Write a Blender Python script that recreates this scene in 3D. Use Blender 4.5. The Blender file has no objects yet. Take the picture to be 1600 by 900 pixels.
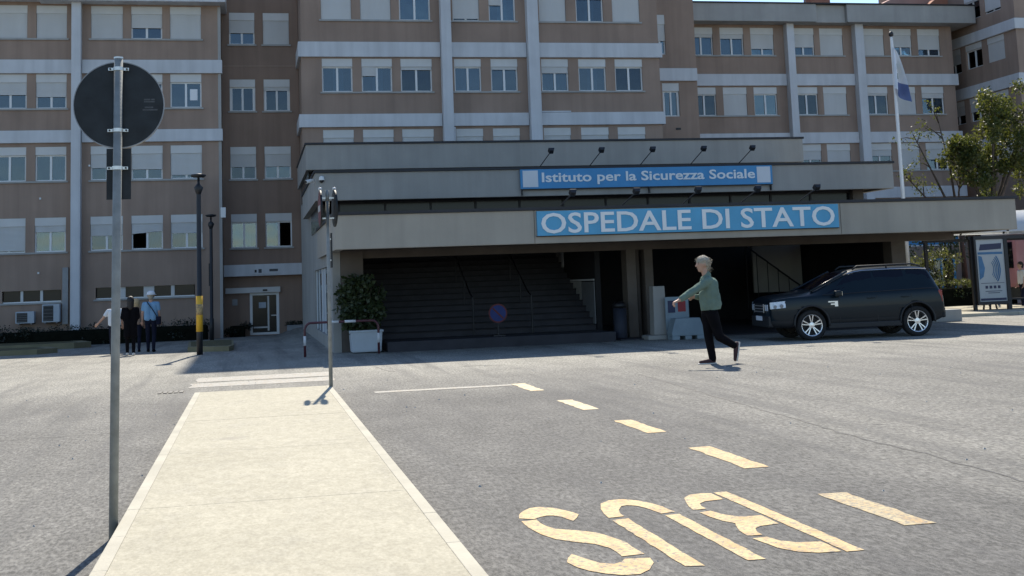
import bpy, bmesh, math, random
import numpy as np
from mathutils import Vector, Matrix
random.seed(7); rng = np.random.default_rng(7)
S = bpy.context.scene
C = S.collection
R = math.radians

# ------------------------------------------------------------------ camera
cam = bpy.data.cameras.new('camera')
cam.sensor_width = 36; cam.lens = 42.75; cam.shift_y = -0.1431
cam.clip_start = 0.05; cam.clip_end = 3000
co = bpy.data.objects.new('camera', cam); C.objects.link(co)
YAW, PITCH, ROLL = R(12.1752), R(6.5816), R(-2.12249)
f_ = Vector((math.sin(YAW)*math.cos(PITCH), math.cos(YAW)*math.cos(PITCH), math.sin(PITCH)))
r_ = Vector((math.cos(YAW), -math.sin(YAW), 0)); u_ = r_.cross(f_)
r2 = r_*math.cos(ROLL) + u_*math.sin(ROLL); u2 = u_*math.cos(ROLL) - r_*math.sin(ROLL)
mw = Matrix((( r2.x, u2.x, -f_.x, 0), (r2.y, u2.y, -f_.y, 0), (r2.z, u2.z, -f_.z, 1.68), (0, 0, 0, 1)))
co.matrix_world = mw
S.camera = co

# ------------------------------------------------------------------ sky, sun, exposure
SUN_EL, SUN_AZ = R(47.1), R(8.0)          # azimuth from +Y towards +X
w = bpy.data.worlds.new('World'); S.world = w; w.use_nodes = True
nt = w.node_tree; bg = nt.nodes['Background']
sky = nt.nodes.new('ShaderNodeTexSky'); sky.sky_type = 'NISHITA'; sky.sun_disc = False
sky.sun_elevation = SUN_EL; sky.sun_rotation = SUN_AZ; sky.dust_density = 0.3; sky.ozone_density = 4.0
nt.links.new(sky.outputs[0], bg.inputs[0]); bg.inputs[1].default_value = 0.12
sl = bpy.data.lights.new('sun', 'SUN'); sl.energy = 4.6; sl.angle = R(0.53); sl.color = (1.0, 0.925, 0.80)
so = bpy.data.objects.new('sun', sl); C.objects.link(so)
sd = Vector((math.sin(SUN_AZ)*math.cos(SUN_EL), math.cos(SUN_AZ)*math.cos(SUN_EL), math.sin(SUN_EL)))
so.rotation_euler = (-sd).to_track_quat('-Z', 'Y').to_euler()
so.location = sd*120
S.view_settings.view_transform = 'Standard'; S.view_settings.look = 'None'
S.view_settings.gamma = 1; S.view_settings.exposure = 0.72; S.view_settings.use_curve_mapping = False

# ------------------------------------------------------------------ materials
M = {}
def nodes(name):
    m = bpy.data.materials.new(name); m.use_nodes = True
    t = m.node_tree; b = t.nodes['Principled BSDF']; M[name] = m
    return m, t, b
def N(t, kind, **kw):
    n = t.nodes.new(kind)
    for k, v in kw.items():
        if k in n.inputs.keys(): n.inputs[k].default_value = v
        else: setattr(n, k, v)
    return n
def mixc(t, fac, a, b, mode='MIX'):
    n = t.nodes.new('ShaderNodeMix'); n.data_type = 'RGBA'; n.blend_type = mode
    if hasattr(fac, 'links'): t.links.new(fac, n.inputs[0])
    else: n.inputs[0].default_value = fac
    for i, v in ((6, a), (7, b)):
        if hasattr(v, 'links'): t.links.new(v, n.inputs[i])
        else: n.inputs[i].default_value = (*v, 1)
    return n.outputs[2]
def ramp(t, src, stops):
    n = t.nodes.new('ShaderNodeValToRGB'); cr = n.color_ramp
    while len(cr.elements) < len(stops): cr.elements.new(0.5)
    for e, (p, c) in zip(cr.elements, stops):
        e.position = p; e.color = (c, c, c, 1) if not hasattr(c, '__len__') else (*c, 1)
    t.links.new(src, n.inputs[0]); return n.outputs[0]
def noise(t, scale, detail=4, stretch=None, rough=0.55):
    g = t.nodes.new('ShaderNodeNewGeometry'); src = g.outputs['Position']
    if stretch:
        mp = t.nodes.new('ShaderNodeMapping'); mp.inputs['Scale'].default_value = stretch
        t.links.new(src, mp.inputs[0]); src = mp.outputs[0]
    n = N(t, 'ShaderNodeTexNoise', Scale=scale, Detail=detail, Roughness=rough)
    t.links.new(src, n.inputs['Vector']); return n.outputs[0]
def mat(name, col, rough=0.7, var=0.18, scale=1.5, bump=0.0, bscale=60, metal=0, streak=0, spec=0.5, coat=0):
    m, t, b = nodes(name)
    dark = tuple(c*(1-var) for c in col); light = tuple(min(1, c*(1+var)) for c in col)
    c = mixc(t, ramp(t, noise(t, scale, 6), [(0.3, 0), (0.7, 1)]), dark, light)
    if streak:
        s = ramp(t, noise(t, 1.0, 5, (2.6, 2.6, 0.16)), [(0.42, 0), (0.75, 1)])
        mm = t.nodes.new('ShaderNodeMath'); mm.operation = 'MULTIPLY'; mm.inputs[1].default_value = streak
        t.links.new(s, mm.inputs[0])
        c = mixc(t, mm.outputs[0], c, tuple(x*0.55 for x in col))
    t.links.new(c, b.inputs['Base Color'])
    b.inputs['Roughness'].default_value = rough; b.inputs['Metallic'].default_value = metal
    b.inputs['Specular IOR Level'].default_value = spec
    if coat: b.inputs['Coat Weight'].default_value = coat; b.inputs['Coat Roughness'].default_value = 0.04
    if bump:
        bp = N(t, 'ShaderNodeBump', Strength=bump, Distance=0.02)
        t.links.new(noise(t, bscale, 3), bp.inputs['Height']); t.links.new(bp.outputs[0], b.inputs['Normal'])
    return m

mat('plaster', (0.33, 0.236, 0.180), 0.92, 0.12, 0.5, 0.25, 40, streak=0.42)
mat('plaster_brown', (0.28, 0.194, 0.145), 0.92, 0.12, 0.5, 0.25, 40, streak=0.42)
mat('white_band', (0.60, 0.605, 0.61), 0.85, 0.07, 0.9, 0.15, 30, streak=0.35)
mat('pale_concrete', (0.38, 0.37, 0.345), 0.9, 0.10, 0.7, 0.2, 30, streak=0.3)
mat('fascia_concrete', (0.34, 0.325, 0.295), 0.9, 0.09, 0.6, 0.25, 35, streak=0.3)
mat('canopy_concrete_bounce', (0.385, 0.345, 0.285), 0.9, 0.09, 0.6, 0.25, 35, streak=0.3)  # canopy fascia colour warmed and lightened for light bounced off the ground
mat('frame_white', (0.74, 0.74, 0.72), 0.45, 0.05)
mat('shutter_box', (0.62, 0.61, 0.58), 0.6, 0.05, streak=0.1)
mat('curtain', (0.40, 0.45, 0.50), 0.9, 0.1, 3)
mat('paper', (0.8, 0.8, 0.8), 0.9, 0.02)
mat('dark_metal', (0.012, 0.012, 0.014), 0.5, 0.2, 6)
mat('dark_trim', (0.02, 0.02, 0.024), 0.6, 0.2, 3)
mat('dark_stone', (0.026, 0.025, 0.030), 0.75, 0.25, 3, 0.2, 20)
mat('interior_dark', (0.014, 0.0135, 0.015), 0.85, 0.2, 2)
mat('brown_column', (0.12, 0.098, 0.08), 0.85, 0.15, 2, 0.2, 30)
mat('galv_steel', (0.25, 0.26, 0.25), 0.7, 0.2, 9, 0.15, 80, metal=0.15)
mat('clamp_steel', (0.62, 0.62, 0.60), 0.35, 0.08, 8, metal=0.7)
mat('sign_back', (0.014, 0.018, 0.021), 0.6, 0.5, 7, spec=0.4)
mat('faded_print', (0.07, 0.075, 0.08), 0.7, 0.2, 40)
mat('sign_red', (0.30, 0.03, 0.03), 0.6, 0.1, 5)
mat('sign_blue_face', (0.02, 0.035, 0.15), 0.7, 0.1, 5)
mat('panel_blue', (0.085, 0.35, 0.56), 0.5, 0.07, 2, streak=0.15)
mat('panel_deep_blue', (0.05, 0.265, 0.52), 0.5, 0.07, 2, streak=0.15)
mat('letter_white', (0.78, 0.79, 0.78), 0.5, 0.03)
mat('square_white', (0.66, 0.68, 0.70), 0.6, 0.04)
mat('yellow_paint', (0.75, 0.42, 0.03), 0.5, 0.08, 6)
mat('barrier_plastic', (0.22, 0.28, 0.31), 0.6, 0.1, 3, 0.1, 30)
mat('bin_navy', (0.018, 0.022, 0.036), 0.7, 0.15, 4)
mat('white_plastic', (0.43, 0.47, 0.50), 0.55, 0.07, 3, 0.1, 30)
mat('grey_metal', (0.24, 0.25, 0.26), 0.5, 0.1, 4, metal=0.3)
mat('hoop_white', (0.62, 0.62, 0.62), 0.4, 0.05)
mat('hoop_red', (0.085, 0.022, 0.03), 0.4, 0.1)
mat('bark', (0.07, 0.052, 0.038), 0.95, 0.3, 6, 0.6, 25)
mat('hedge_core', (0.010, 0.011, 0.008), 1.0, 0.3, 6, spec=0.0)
mat('soil', (0.07, 0.055, 0.03), 1.0, 0.3, 4, 0.5, 30)
mat('kerb_stone', (0.20, 0.175, 0.10), 0.9, 0.15, 2, 0.3, 30)
mat('dry_turf', (0.085, 0.075, 0.028), 1.0, 0.35, 5, 0.6, 40)
mat('skin', (0.46, 0.27, 0.19), 0.55, 0.06, 8)
mat('eye_dark', (0.02, 0.015, 0.012), 0.3, 0.1)
mat('hair_grey', (0.36, 0.31, 0.235), 0.75, 0.25, 40, 0.5, 120)
mat('hair_dark', (0.016, 0.012, 0.010), 0.6, 0.2, 40, 0.4, 120)
mat('hair_blond', (0.45, 0.32, 0.16), 0.7, 0.2, 40, 0.4, 120)
mat('cloth_green', (0.15, 0.205, 0.165), 0.95, 0.14, 6, 0.4, 60, spec=0.08)
mat('cloth_black', (0.006, 0.0055, 0.007), 0.95, 0.25, 6, 0.4, 60, spec=0.08)
mat('cloth_blue', (0.20, 0.36, 0.52), 0.95, 0.1, 6, 0.4, 60, spec=0.08)
mat('cloth_white', (0.72, 0.73, 0.74), 0.95, 0.05, 6, 0.4, 60, spec=0.08)
mat('cloth_navy', (0.016, 0.018, 0.032), 0.95, 0.2, 6, 0.4, 60, spec=0.08)
mat('cloth_tan', (0.28, 0.20, 0.15), 0.95, 0.1, 6, 0.4, 60, spec=0.08)
mat('shoe_maroon', (0.045, 0.014, 0.016), 0.7, 0.2, 8)
mat('sole_pale', (0.62, 0.58, 0.52), 0.7, 0.1, 8)
mat('car_paint', (0.0045, 0.0115, 0.017), 0.3, 0.05, 2, metal=0.0, coat=0.18, spec=0.2)
mat('ring_red', (0.11, 0.022, 0.022), 0.7, 0.1, 5)
mat('car_plastic', (0.014, 0.014, 0.015), 0.6, 0.1, 5)
mat('tyre_rubber', (0.013, 0.013, 0.013), 0.85, 0.2, 10)
mat('alloy', (0.72, 0.72, 0.72), 0.28, 0.05, 3, metal=0.8)
mat('chrome', (0.75, 0.75, 0.76), 0.16, 0.03, metal=1.0)
mat('plate_white', (0.68, 0.70, 0.74), 0.5, 0.03)
mat('lamp_lens', (0.62, 0.66, 0.70), 0.12, 0.2, 14, coat=1)
mat('lamp_red', (0.25, 0.01, 0.01), 0.15, 0.1, coat=1)
mat('bus_pink', (0.52, 0.25, 0.26), 0.45, 0.06, 2)
mat('bus_grey', (0.05, 0.055, 0.052), 0.6, 0.15, 3)
mat('roof_white', (0.72, 0.74, 0.74), 0.4, 0.05, 2)
mat('poster_pale', (0.40, 0.42, 0.42), 0.5, 0.05, 2)
mat('poster_blue', (0.05, 0.16, 0.30), 0.5, 0.15, 5)
mat('poster_navy', (0.02, 0.025, 0.07), 0.5, 0.1, 5)
mat('terracotta', (0.38, 0.17, 0.11), 0.9, 0.2, 2, 0.4, 20)
mat('pink_wall', (0.48, 0.30, 0.25), 0.9, 0.1, 1)
mat('flag_white', (0.72, 0.74, 0.77), 0.9, 0.04)
mat('flag_blue', (0.13, 0.18, 0.36), 0.9, 0.06)
mat('emblem_green', (0.03, 0.11, 0.05), 0.8, 0.2, 8)
mat('emblem_gold', (0.42, 0.30, 0.05), 0.6, 0.2, 8)
mat('chain_dark', (0.03, 0.03, 0.03), 0.7, 0.2)

# shutters: slats as fine relief
m, t, b = nodes('shutter')
c = mixc(t, ramp(t, noise(t, 1.1, 5, (1.5, 1.5, 0.3)), [(0.3, 0), (0.8, 1)]), (0.56, 0.55, 0.52), (0.63, 0.625, 0.60))
t.links.new(c, b.inputs['Base Color']); b.inputs['Roughness'].default_value = 0.65
g = t.nodes.new('ShaderNodeNewGeometry'); wv = N(t, 'ShaderNodeTexWave', Scale=6.2, bands_direction='Z')
t.links.new(g.outputs['Position'], wv.inputs[0]); bp = N(t, 'ShaderNodeBump', Strength=0.55, Distance=0.02)
t.links.new(wv.outputs[1], bp.inputs['Height']); t.links.new(bp.outputs[0], b.inputs['Normal'])

# window glass: part mirror, part see-through
def glassmat(nm_, tint, ior, bmp):
  m, t, b = nodes(nm_)
  out = t.nodes['Material Output']
  tr = t.nodes.new('ShaderNodeBsdfTransparent'); tr.inputs[0].default_value = (*tint, 1)
  gl = t.nodes.new('ShaderNodeBsdfGlossy'); gl.inputs['Roughness'].default_value = 0.03; gl.inputs[0].default_value = (0.85, 0.93, 1, 1)
  mx = t.nodes.new('ShaderNodeMixShader'); fr = t.nodes.new('ShaderNodeFresnel'); fr.inputs[0].default_value = ior
  bp = N(t, 'ShaderNodeBump', Strength=bmp, Distance=0.1); t.links.new(noise(t, 0.6, 2), bp.inputs['Height'])
  t.links.new(bp.outputs[0], gl.inputs['Normal'])
  t.links.new(fr.outputs[0], mx.inputs[0]); t.links.new(tr.outputs[0], mx.inputs[1]); t.links.new(gl.outputs[0], mx.inputs[2])
  t.links.new(mx.outputs[0], out.inputs[0])
glassmat('glass', (0.42, 0.50, 0.55), 1.75, 0.12)
glassmat('glass_teal', (0.45, 0.56, 0.58), 1.9, 0.25)
glassmat('glass_smoke', (0.30, 0.36, 0.42), 1.6, 0.2)
# tinted car glass
m, t, b = nodes('car_glass')
b.inputs['Base Color'].default_value = (0.003, 0.004, 0.010, 1); b.inputs['Roughness'].default_value = 0.06
b.inputs['Specular IOR Level'].default_value = 0.30
m, t, b = nodes('dark_glass')
b.inputs['Base Color'].default_value = (0.012, 0.014, 0.016, 1); b.inputs['Roughness'].default_value = 0.15; b.inputs['Specular IOR Level'].default_value = 0.25
# translucent roof sheet
m, t, b = nodes('roof_sheet')
b.inputs['Base Color'].default_value = (0.75, 0.77, 0.78, 1); b.inputs['Roughness'].default_value = 0.4
tl = t.nodes.new('ShaderNodeBsdfTranslucent'); tl.inputs[0].default_value = (0.62, 0.64, 0.65, 1)
mx = t.nodes.new('ShaderNodeMixShader'); mx.inputs[0].default_value = 0.45
t.links.new(b.outputs[0], mx.inputs[1]); t.links.new(tl.outputs[0], mx.inputs[2]); t.links.new(mx.outputs[0], t.nodes['Material Output'].inputs[0])
# asphalt
m, t, b = nodes('asphalt')
g = t.nodes.new('ShaderNodeNewGeometry'); sx = t.nodes.new('ShaderNodeSeparateXYZ'); t.links.new(g.outputs['Position'], sx.inputs[0])
big = noise(t, 0.22, 6); mid = noise(t, 1.7, 6, (1, 0.35, 1)); fine = noise(t, 26, 4, (1.2, 0.42, 1), 0.75); agg = N(t, 'ShaderNodeTexVoronoi', Scale=95)
t.links.new(g.outputs['Position'], agg.inputs['Vector'])
def mth(op, a, b_):
    n = t.nodes.new('ShaderNodeMath'); n.operation = op
    for i, v in ((0, a), (1, b_)):
        if hasattr(v, 'links'): t.links.new(v, n.inputs[i])
        else: n.inputs[i].default_value = v
    return n.outputs[0]
# two resurfacings: the bus bay lane (fresher, darker) and the older dusty road past its head and on the right
bay_x = ramp(t, mth('ADD', mth('MULTIPLY', sx.outputs[0], 0.1), mth('MULTIPLY', mid, 0.08)), [(0.50, 0), (0.66, 1)])
far_y = ramp(t, mth('ADD', mth('MULTIPLY', sx.outputs[1], 0.02), mth('MULTIPLY', big, 0.10)), [(0.40, 0), (0.56, 1)])
left_x = ramp(t, mth('ADD', mth('MULTIPLY', sx.outputs[0], -0.1), mth('MULTIPLY', big, 0.06)), [(0.06, 0), (0.20, 1)])
old = mth('MAXIMUM', mth('MULTIPLY', mth('MAXIMUM', bay_x, mth('MULTIPLY', left_x, 0.6)), 0.42), far_y)
c1 = mixc(t, ramp(t, big, [(0.3, 0), (0.7, 1)]), (0.078, 0.075, 0.071), (0.100, 0.097, 0.091))
c2 = mixc(t, ramp(t, big, [(0.3, 0), (0.7, 1)]), (0.205, 0.196, 0.170), (0.285, 0.272, 0.236))
c = mixc(t, old, c1, c2)
c = mixc(t, ramp(t, mid, [(0.30, 0.0), (0.72, 0.55)]), c, mixc(t, 0.5, c, (0.24, 0.23, 0.21)))
c = mixc(t, 1.0, c, mixc(t, ramp(t, fine, [(0.40, 0), (0.60, 1)]), (0.58, 0.58, 0.58), (1.43, 1.43, 1.42)), 'MULTIPLY')
c = mixc(t, 1.0, c, mixc(t, ramp(t, noise(t, 11, 6, (1.2, 0.6, 1), 0.7), [(0.40, 0), (0.60, 1)]), (0.84, 0.84, 0.83), (1.15, 1.15, 1.15)), 'MULTIPLY')
c = mixc(t, 1.0, c, mixc(t, ramp(t, noise(t, 1.3, 7, (1.1, 0.5, 1), 0.62), [(0.40, 0), (0.60, 1)]), (0.88, 0.88, 0.88), (1.08, 1.08, 1.07)), 'MULTIPLY')
# tyre wear along the bay and dribbled oil spots
c = mixc(t, ramp(t, noise(t, 0.9, 6, (2.2, 0.10, 1), 0.6), [(0.50, 0), (0.66, 0.50)]), c, (0.070, 0.068, 0.067))
c = mixc(t, ramp(t, noise(t, 3.1, 3), [(0.70, 0), (0.745, 0.7)]), c, (0.05, 0.048, 0.047))
c = mixc(t, ramp(t, agg.outputs['Distance'], [(0.10, 0.55), (0.32, 0)]), c, (0.30, 0.295, 0.28))
c = mixc(t, ramp(t, noise(t, 0.55, 7, (0.9, 0.45, 1)), [(0.58, 0), (0.74, 0.28)]), c, (0.085, 0.083, 0.082))
t.links.new(c, b.inputs['Base Color']); b.inputs['Roughness'].default_value = 0.88; b.inputs['Specular IOR Level'].default_value = 0.35
bp = N(t, 'ShaderNodeBump', Strength=0.7, Distance=0.012); t.links.new(fine, bp.inputs['Height']); t.links.new(bp.outputs[0], b.inputs['Normal'])
# pavement concrete
m, t, b = nodes('pavement_concrete')
c = mixc(t, ramp(t, noise(t, 0.7, 6), [(0.3, 0), (0.72, 1)]), (0.375, 0.345, 0.262), (0.435, 0.402, 0.310))
c = mixc(t, ramp(t, noise(t, 3.5, 8, (1, 0.6, 1), 0.65), [(0.50, 0), (0.72, 0.6)]), c, (0.345, 0.32, 0.255))
c = mixc(t, 0.5, c, mixc(t, ramp(t, noise(t, 32, 5, (1.2, 0.6, 1), 0.8), [(0.36, 0), (0.64, 1)]), (0.70, 0.69, 0.665), (1.24, 1.24, 1.24)), 'MULTIPLY')
c = mixc(t, 1.0, c, mixc(t, ramp(t, noise(t, 9, 7, (1.2, 0.6, 1), 0.7), [(0.42, 0), (0.62, 1)]), (0.91, 0.905, 0.89), (1.06, 1.06, 1.06)), 'MULTIPLY')
c = mixc(t, ramp(t, noise(t, 2.3, 8), [(0.64, 0), (0.72, 0.35)]), c, (0.25, 0.23, 0.19))
t.links.new(c, b.inputs['Base Color']); b.inputs['Roughness'].default_value = 0.92
bp = N(t, 'ShaderNodeBump', Strength=0.35, Distance=0.01); t.links.new(noise(t, 70, 3), bp.inputs['Height']); t.links.new(bp.outputs[0], b.inputs['Normal'])
mat('kerb_concrete', (0.43, 0.40, 0.318), 0.9, 0.12, 2, 0.3, 50)
# worn thermoplastic paint
def paint(name, col, wear, lo=0.50, hi=0.66):
    m, t, b = nodes(name)
    c = mixc(t, ramp(t, noise(t, 4, 6), [(0.3, 0), (0.7, 1)]), tuple(x*0.82 for x in col), col)
    c = mixc(t, ramp(t, noise(t, 8, 7, (1, 0.5, 1)), [(0.46, 0), (0.66, 0.8)]), c, (col[0]*0.80, col[1]*0.62, col[2]*0.42))
    c = mixc(t, ramp(t, noise(t, 26, 6, None, 0.7), [(lo, 0), (hi, wear)]), c, (0.13, 0.125, 0.115))
    t.links.new(c, b.inputs['Base Color']); b.inputs['Roughness'].default_value = 0.7
    bp = N(t, 'ShaderNodeBump', Strength=0.5, Distance=0.01); t.links.new(noise(t, 75, 3), bp.inputs['Height']); t.links.new(bp.outputs[0], b.inputs['Normal'])
paint('road_yellow', (0.58, 0.42, 0.19), 0.85, 0.48, 0.62)
paint('road_yellow_worn', (0.50, 0.39, 0.20), 0.9, 0.44, 0.62)
paint('road_cream', (0.56, 0.46, 0.28), 0.7)
paint("road_white", (0.38, 0.365, 0.325), 0.95, 0.38, 0.60)
paint('tar', (0.035, 0.035, 0.035), 0.6, 0.5, 0.66)
# leaves
def leafmat(name, a, b_, tr=0.4):
    m, t, b = nodes(name); out = t.nodes['Material Output']
    c = mixc(t, ramp(t, noise(t, 2.2, 3), [(0.35, 0), (0.65, 1)]), a, b_)
    t.links.new(c, b.inputs['Base Color']); b.inputs['Roughness'].default_value = 0.5
    tl = t.nodes.new('ShaderNodeBsdfTranslucent'); t.links.new(mixc(t, 0.5, c, (0.16, 0.17, 0.02)), tl.inputs[0])
    mx = t.nodes.new('ShaderNodeMixShader'); mx.inputs[0].default_value = tr
    t.links.new(b.outputs[0], mx.inputs[1]); t.links.new(tl.outputs[0], mx.inputs[2]); t.links.new(mx.outputs[0], out.inputs[0])
leafmat('leaf_green', (0.035, 0.062, 0.014), (0.115, 0.118, 0.032), 0.48)
leafmat('leaf_dark', (0.018, 0.032, 0.011), (0.050, 0.070, 0.026), 0.18)
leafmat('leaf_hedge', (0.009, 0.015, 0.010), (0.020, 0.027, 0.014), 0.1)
leafmat('leaf_pale', (0.075, 0.10, 0.035), (0.16, 0.165, 0.07), 0.35)
leafmat('needle_blue', (0.03, 0.055, 0.05), (0.06, 0.09, 0.085), 0.15)

# ------------------------------------------------------------------ mesh helpers
def ss(x): x = min(1, max(0, x)); return x*x*(3-2*x)
def gz(X, Y):                                   # the forecourt falls gently towards the left wing
    return -0.0137*max(0, min(Y, 57)-34)*(1-ss((X-0.9)/1.1))
def link(name, me, m=None, parent=None, loc=None):
    o = bpy.data.objects.new(name, me); C.objects.link(o)
    if m is not None and not me.materials: me.materials.append(M[m])
    if parent: o.parent = parent
    if loc: o.location = loc
    return o
def obj(name, bm, m, parent=None, smooth=False, loc=None):
    me = bpy.data.meshes.new(name); bmesh.ops.recalc_face_normals(bm, faces=bm.faces[:])
    bm.to_mesh(me); bm.free()
    if smooth:
        for p in me.polygons: p.use_smooth = True
    return link(name, me, m, parent, loc)
def thing(name, label, cat, loc=(0, 0, 0), rz=0, group=None):
    o = bpy.data.objects.new(name, None); C.objects.link(o); o.empty_display_size = 0.2
    o.location = loc; o.rotation_euler = (0, 0, rz); tag(o, label, cat, group); return o
def tag(o, label=None, cat=None, group=None, kind=None):
    if label: o['label'] = label
    if cat: o['category'] = cat
    if group: o['group'] = group
    if kind: o['kind'] = kind
    return o
def kids(o): return list(o.children)
def dup(o, parent=None):
    c = o.copy(); C.objects.link(c)
    if parent: c.parent = parent; c.matrix_parent_inverse = o.matrix_parent_inverse
    for ch in kids(o): dup(ch, c)
    return c
def box(bm, x0, x1, y0, y1, z0, z1, bev=0):
    v = [bm.verts.new(p) for p in ((x0,y0,z0),(x1,y0,z0),(x1,y1,z0),(x0,y1,z0),(x0,y0,z1),(x1,y0,z1),(x1,y1,z1),(x0,y1,z1))]
    fs = [bm.faces.new([v[i] for i in q]) for q in ((0,3,2,1),(4,5,6,7),(0,1,5,4),(1,2,6,5),(2,3,7,6),(3,0,4,7))]
    if bev:
        es = list({e for f in fs for e in f.edges})
        bmesh.ops.bevel(bm, geom=es, offset=bev, segments=2, affect='EDGES', profile=0.6)
    return v
def bx(name, m, parent, *a, bev=0):
    bm = bmesh.new(); box(bm, *a, bev=bev); return obj(name, bm, m, parent)
def tube(bm, p0, p1, r0, r1=None, n=12, cap=True):
    r1 = r0 if r1 is None else r1
    p0, p1 = Vector(p0), Vector(p1); d = (p1-p0).normalized()
    a = d.orthogonal().normalized(); b = d.cross(a)
    ra = [bm.verts.new(p0 + (a*math.cos(2*math.pi*i/n) + b*math.sin(2*math.pi*i/n))*r0) for i in range(n)]
    rb = [bm.verts.new(p1 + (a*math.cos(2*math.pi*i/n) + b*math.sin(2*math.pi*i/n))*r1) for i in range(n)]
    for i in range(n): bm.faces.new((ra[i], ra[(i+1) % n], rb[(i+1) % n], rb[i]))
    if cap: bm.faces.new(ra[::-1]); bm.faces.new(rb)
def path(bm, pts, r, n=8):
    pts = [Vector(p) for p in pts]; rs = r if hasattr(r, '__len__') else [r]*len(pts)
    rings = []; a = None
    for i, p in enumerate(pts):
        d = (pts[min(i+1, len(pts)-1)] - pts[max(i-1, 0)]).normalized()
        a = d.orthogonal().normalized() if a is None else (a - d*a.dot(d)).normalized()
        b = d.cross(a)
        rings.append([bm.verts.new(p + (a*math.cos(2*math.pi*k/n) + b*math.sin(2*math.pi*k/n))*rs[i]) for k in range(n)])
    for q, s in zip(rings, rings[1:]):
        for k in range(n): bm.faces.new((q[k], q[(k+1) % n], s[(k+1) % n], s[k]))
    bm.faces.new(rings[0][::-1]); bm.faces.new(rings[-1])
def prism(bm, poly, axis, a, b):
    """poly in the two axes other than `axis` (ordered), extruded from a to b"""
    def P(u, v, w_): return {'x': (w_, u, v), 'y': (u, w_, v), 'z': (u, v, w_)}[axis]
    va = [bm.verts.new(P(u, v, a)) for u, v in poly]; vb = [bm.verts.new(P(u, v, b)) for u, v in poly]
    bm.faces.new(va); bm.faces.new(vb[::-1]); n = len(poly)
    for i in range(n): bm.faces.new((va[i], vb[i], vb[(i+1) % n], va[(i+1) % n]))
def lathe(bm, prof, n=24, axis='z', c=(0, 0, 0), cap=True):
    c = Vector(c); rings = []
    for r, h in prof:
        ring = []
        for i in range(n):
            q = 2*math.pi*i/n; u, v = r*math.cos(q), r*math.sin(q)
            ring.append(bm.verts.new(c + Vector({'z': (u, v, h), 'y': (u, h, v), 'x': (h, u, v)}[axis])))
        rings.append(ring)
    for p, q in zip(rings, rings[1:]):
        for i in range(n): bm.faces.new((p[i], p[(i+1) % n], q[(i+1) % n], q[i]))
    for ring, (r, h), h2 in ((rings[0], prof[0], prof[1][1]), (rings[-1], prof[-1], prof[-2][1])):
        if cap and prof[0] != prof[-1] and r > 1e-3 and abs(h-h2) > 1e-6: bm.faces.new(ring)
def text(name, body, m, parent, x0, x1, z0, z1, y, bold=0.0, ext=0.012, cap=True):
    """lettering facing -Y filling the box x0..x1, z0..z1"""
    cu = bpy.data.curves.new(name, 'FONT'); cu.body = body; cu.size = 1; cu.offset = bold; cu.resolution_u = 3; cu.extrude = 0.05
    o = bpy.data.objects.new('tmp', cu); C.objects.link(o)
    me = bpy.data.meshes.new_from_object(o.evaluated_get(bpy.context.evaluated_depsgraph_get())); bpy.data.objects.remove(o); bpy.data.curves.remove(cu)
    co_ = np.empty(len(me.vertices)*3); me.vertices.foreach_get('co', co_); co_ = co_.reshape(-1, 3)
    mn, mxx = co_.min(0), co_.max(0)
    q = np.empty_like(co_)
    q[:, 0] = x0 + (co_[:, 0]-mn[0])/(mxx[0]-mn[0])*(x1-x0)
    q[:, 2] = z0 + (co_[:, 1]-mn[1])/(mxx[1]-mn[1])*(z1-z0)
    q[:, 1] = y - ext*(co_[:, 2]-mn[2])/(mxx[2]-mn[2])
    bm = bmesh.new(); bm.from_mesh(me); bm.verts.ensure_lookup_table()
    for v, p in zip(bm.verts, q): v.co = p
    bmesh.ops.remove_doubles(bm, verts=bm.verts[:], dist=1e-4); bpy.data.meshes.remove(me)
    seen = set(); isl = []
    for v in bm.verts:                              # islands, then dots joined to their stems by overlap in x
        if v in seen: continue
        st_, g_ = [v], []
        seen.add(v)
        while st_:
            a = st_.pop(); g_.append(a)
            for e in a.link_edges:
                b = e.other_vert(a)
                if b not in seen: seen.add(b); st_.append(b)
        isl.append(g_)
    isl = sorted(((min(v.co.x for v in g_), max(v.co.x for v in g_), g_) for g_ in isl), key=lambda k: k[0])
    glyphs = []
    for a, b, g_ in isl:
        if glyphs and (min(b, glyphs[-1][1])-a) > 0.6*min(b-a, glyphs[-1][1]-glyphs[-1][0]): glyphs[-1][1] = max(b, glyphs[-1][1]); glyphs[-1][2] += g_
        else: glyphs.append([a, b, list(g_)])
    for a, b, g_ in glyphs:
        idx = {v: k for k, v in enumerate(g_)}; fs = {f for v in g_ for f in v.link_faces}
        m2 = bpy.data.meshes.new(name); m2.from_pydata([tuple(v.co) for v in g_], [], [[idx[v] for v in f.verts] for f in fs]); m2.update(); link(name, m2, m, parent)
    bm.free()
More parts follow.
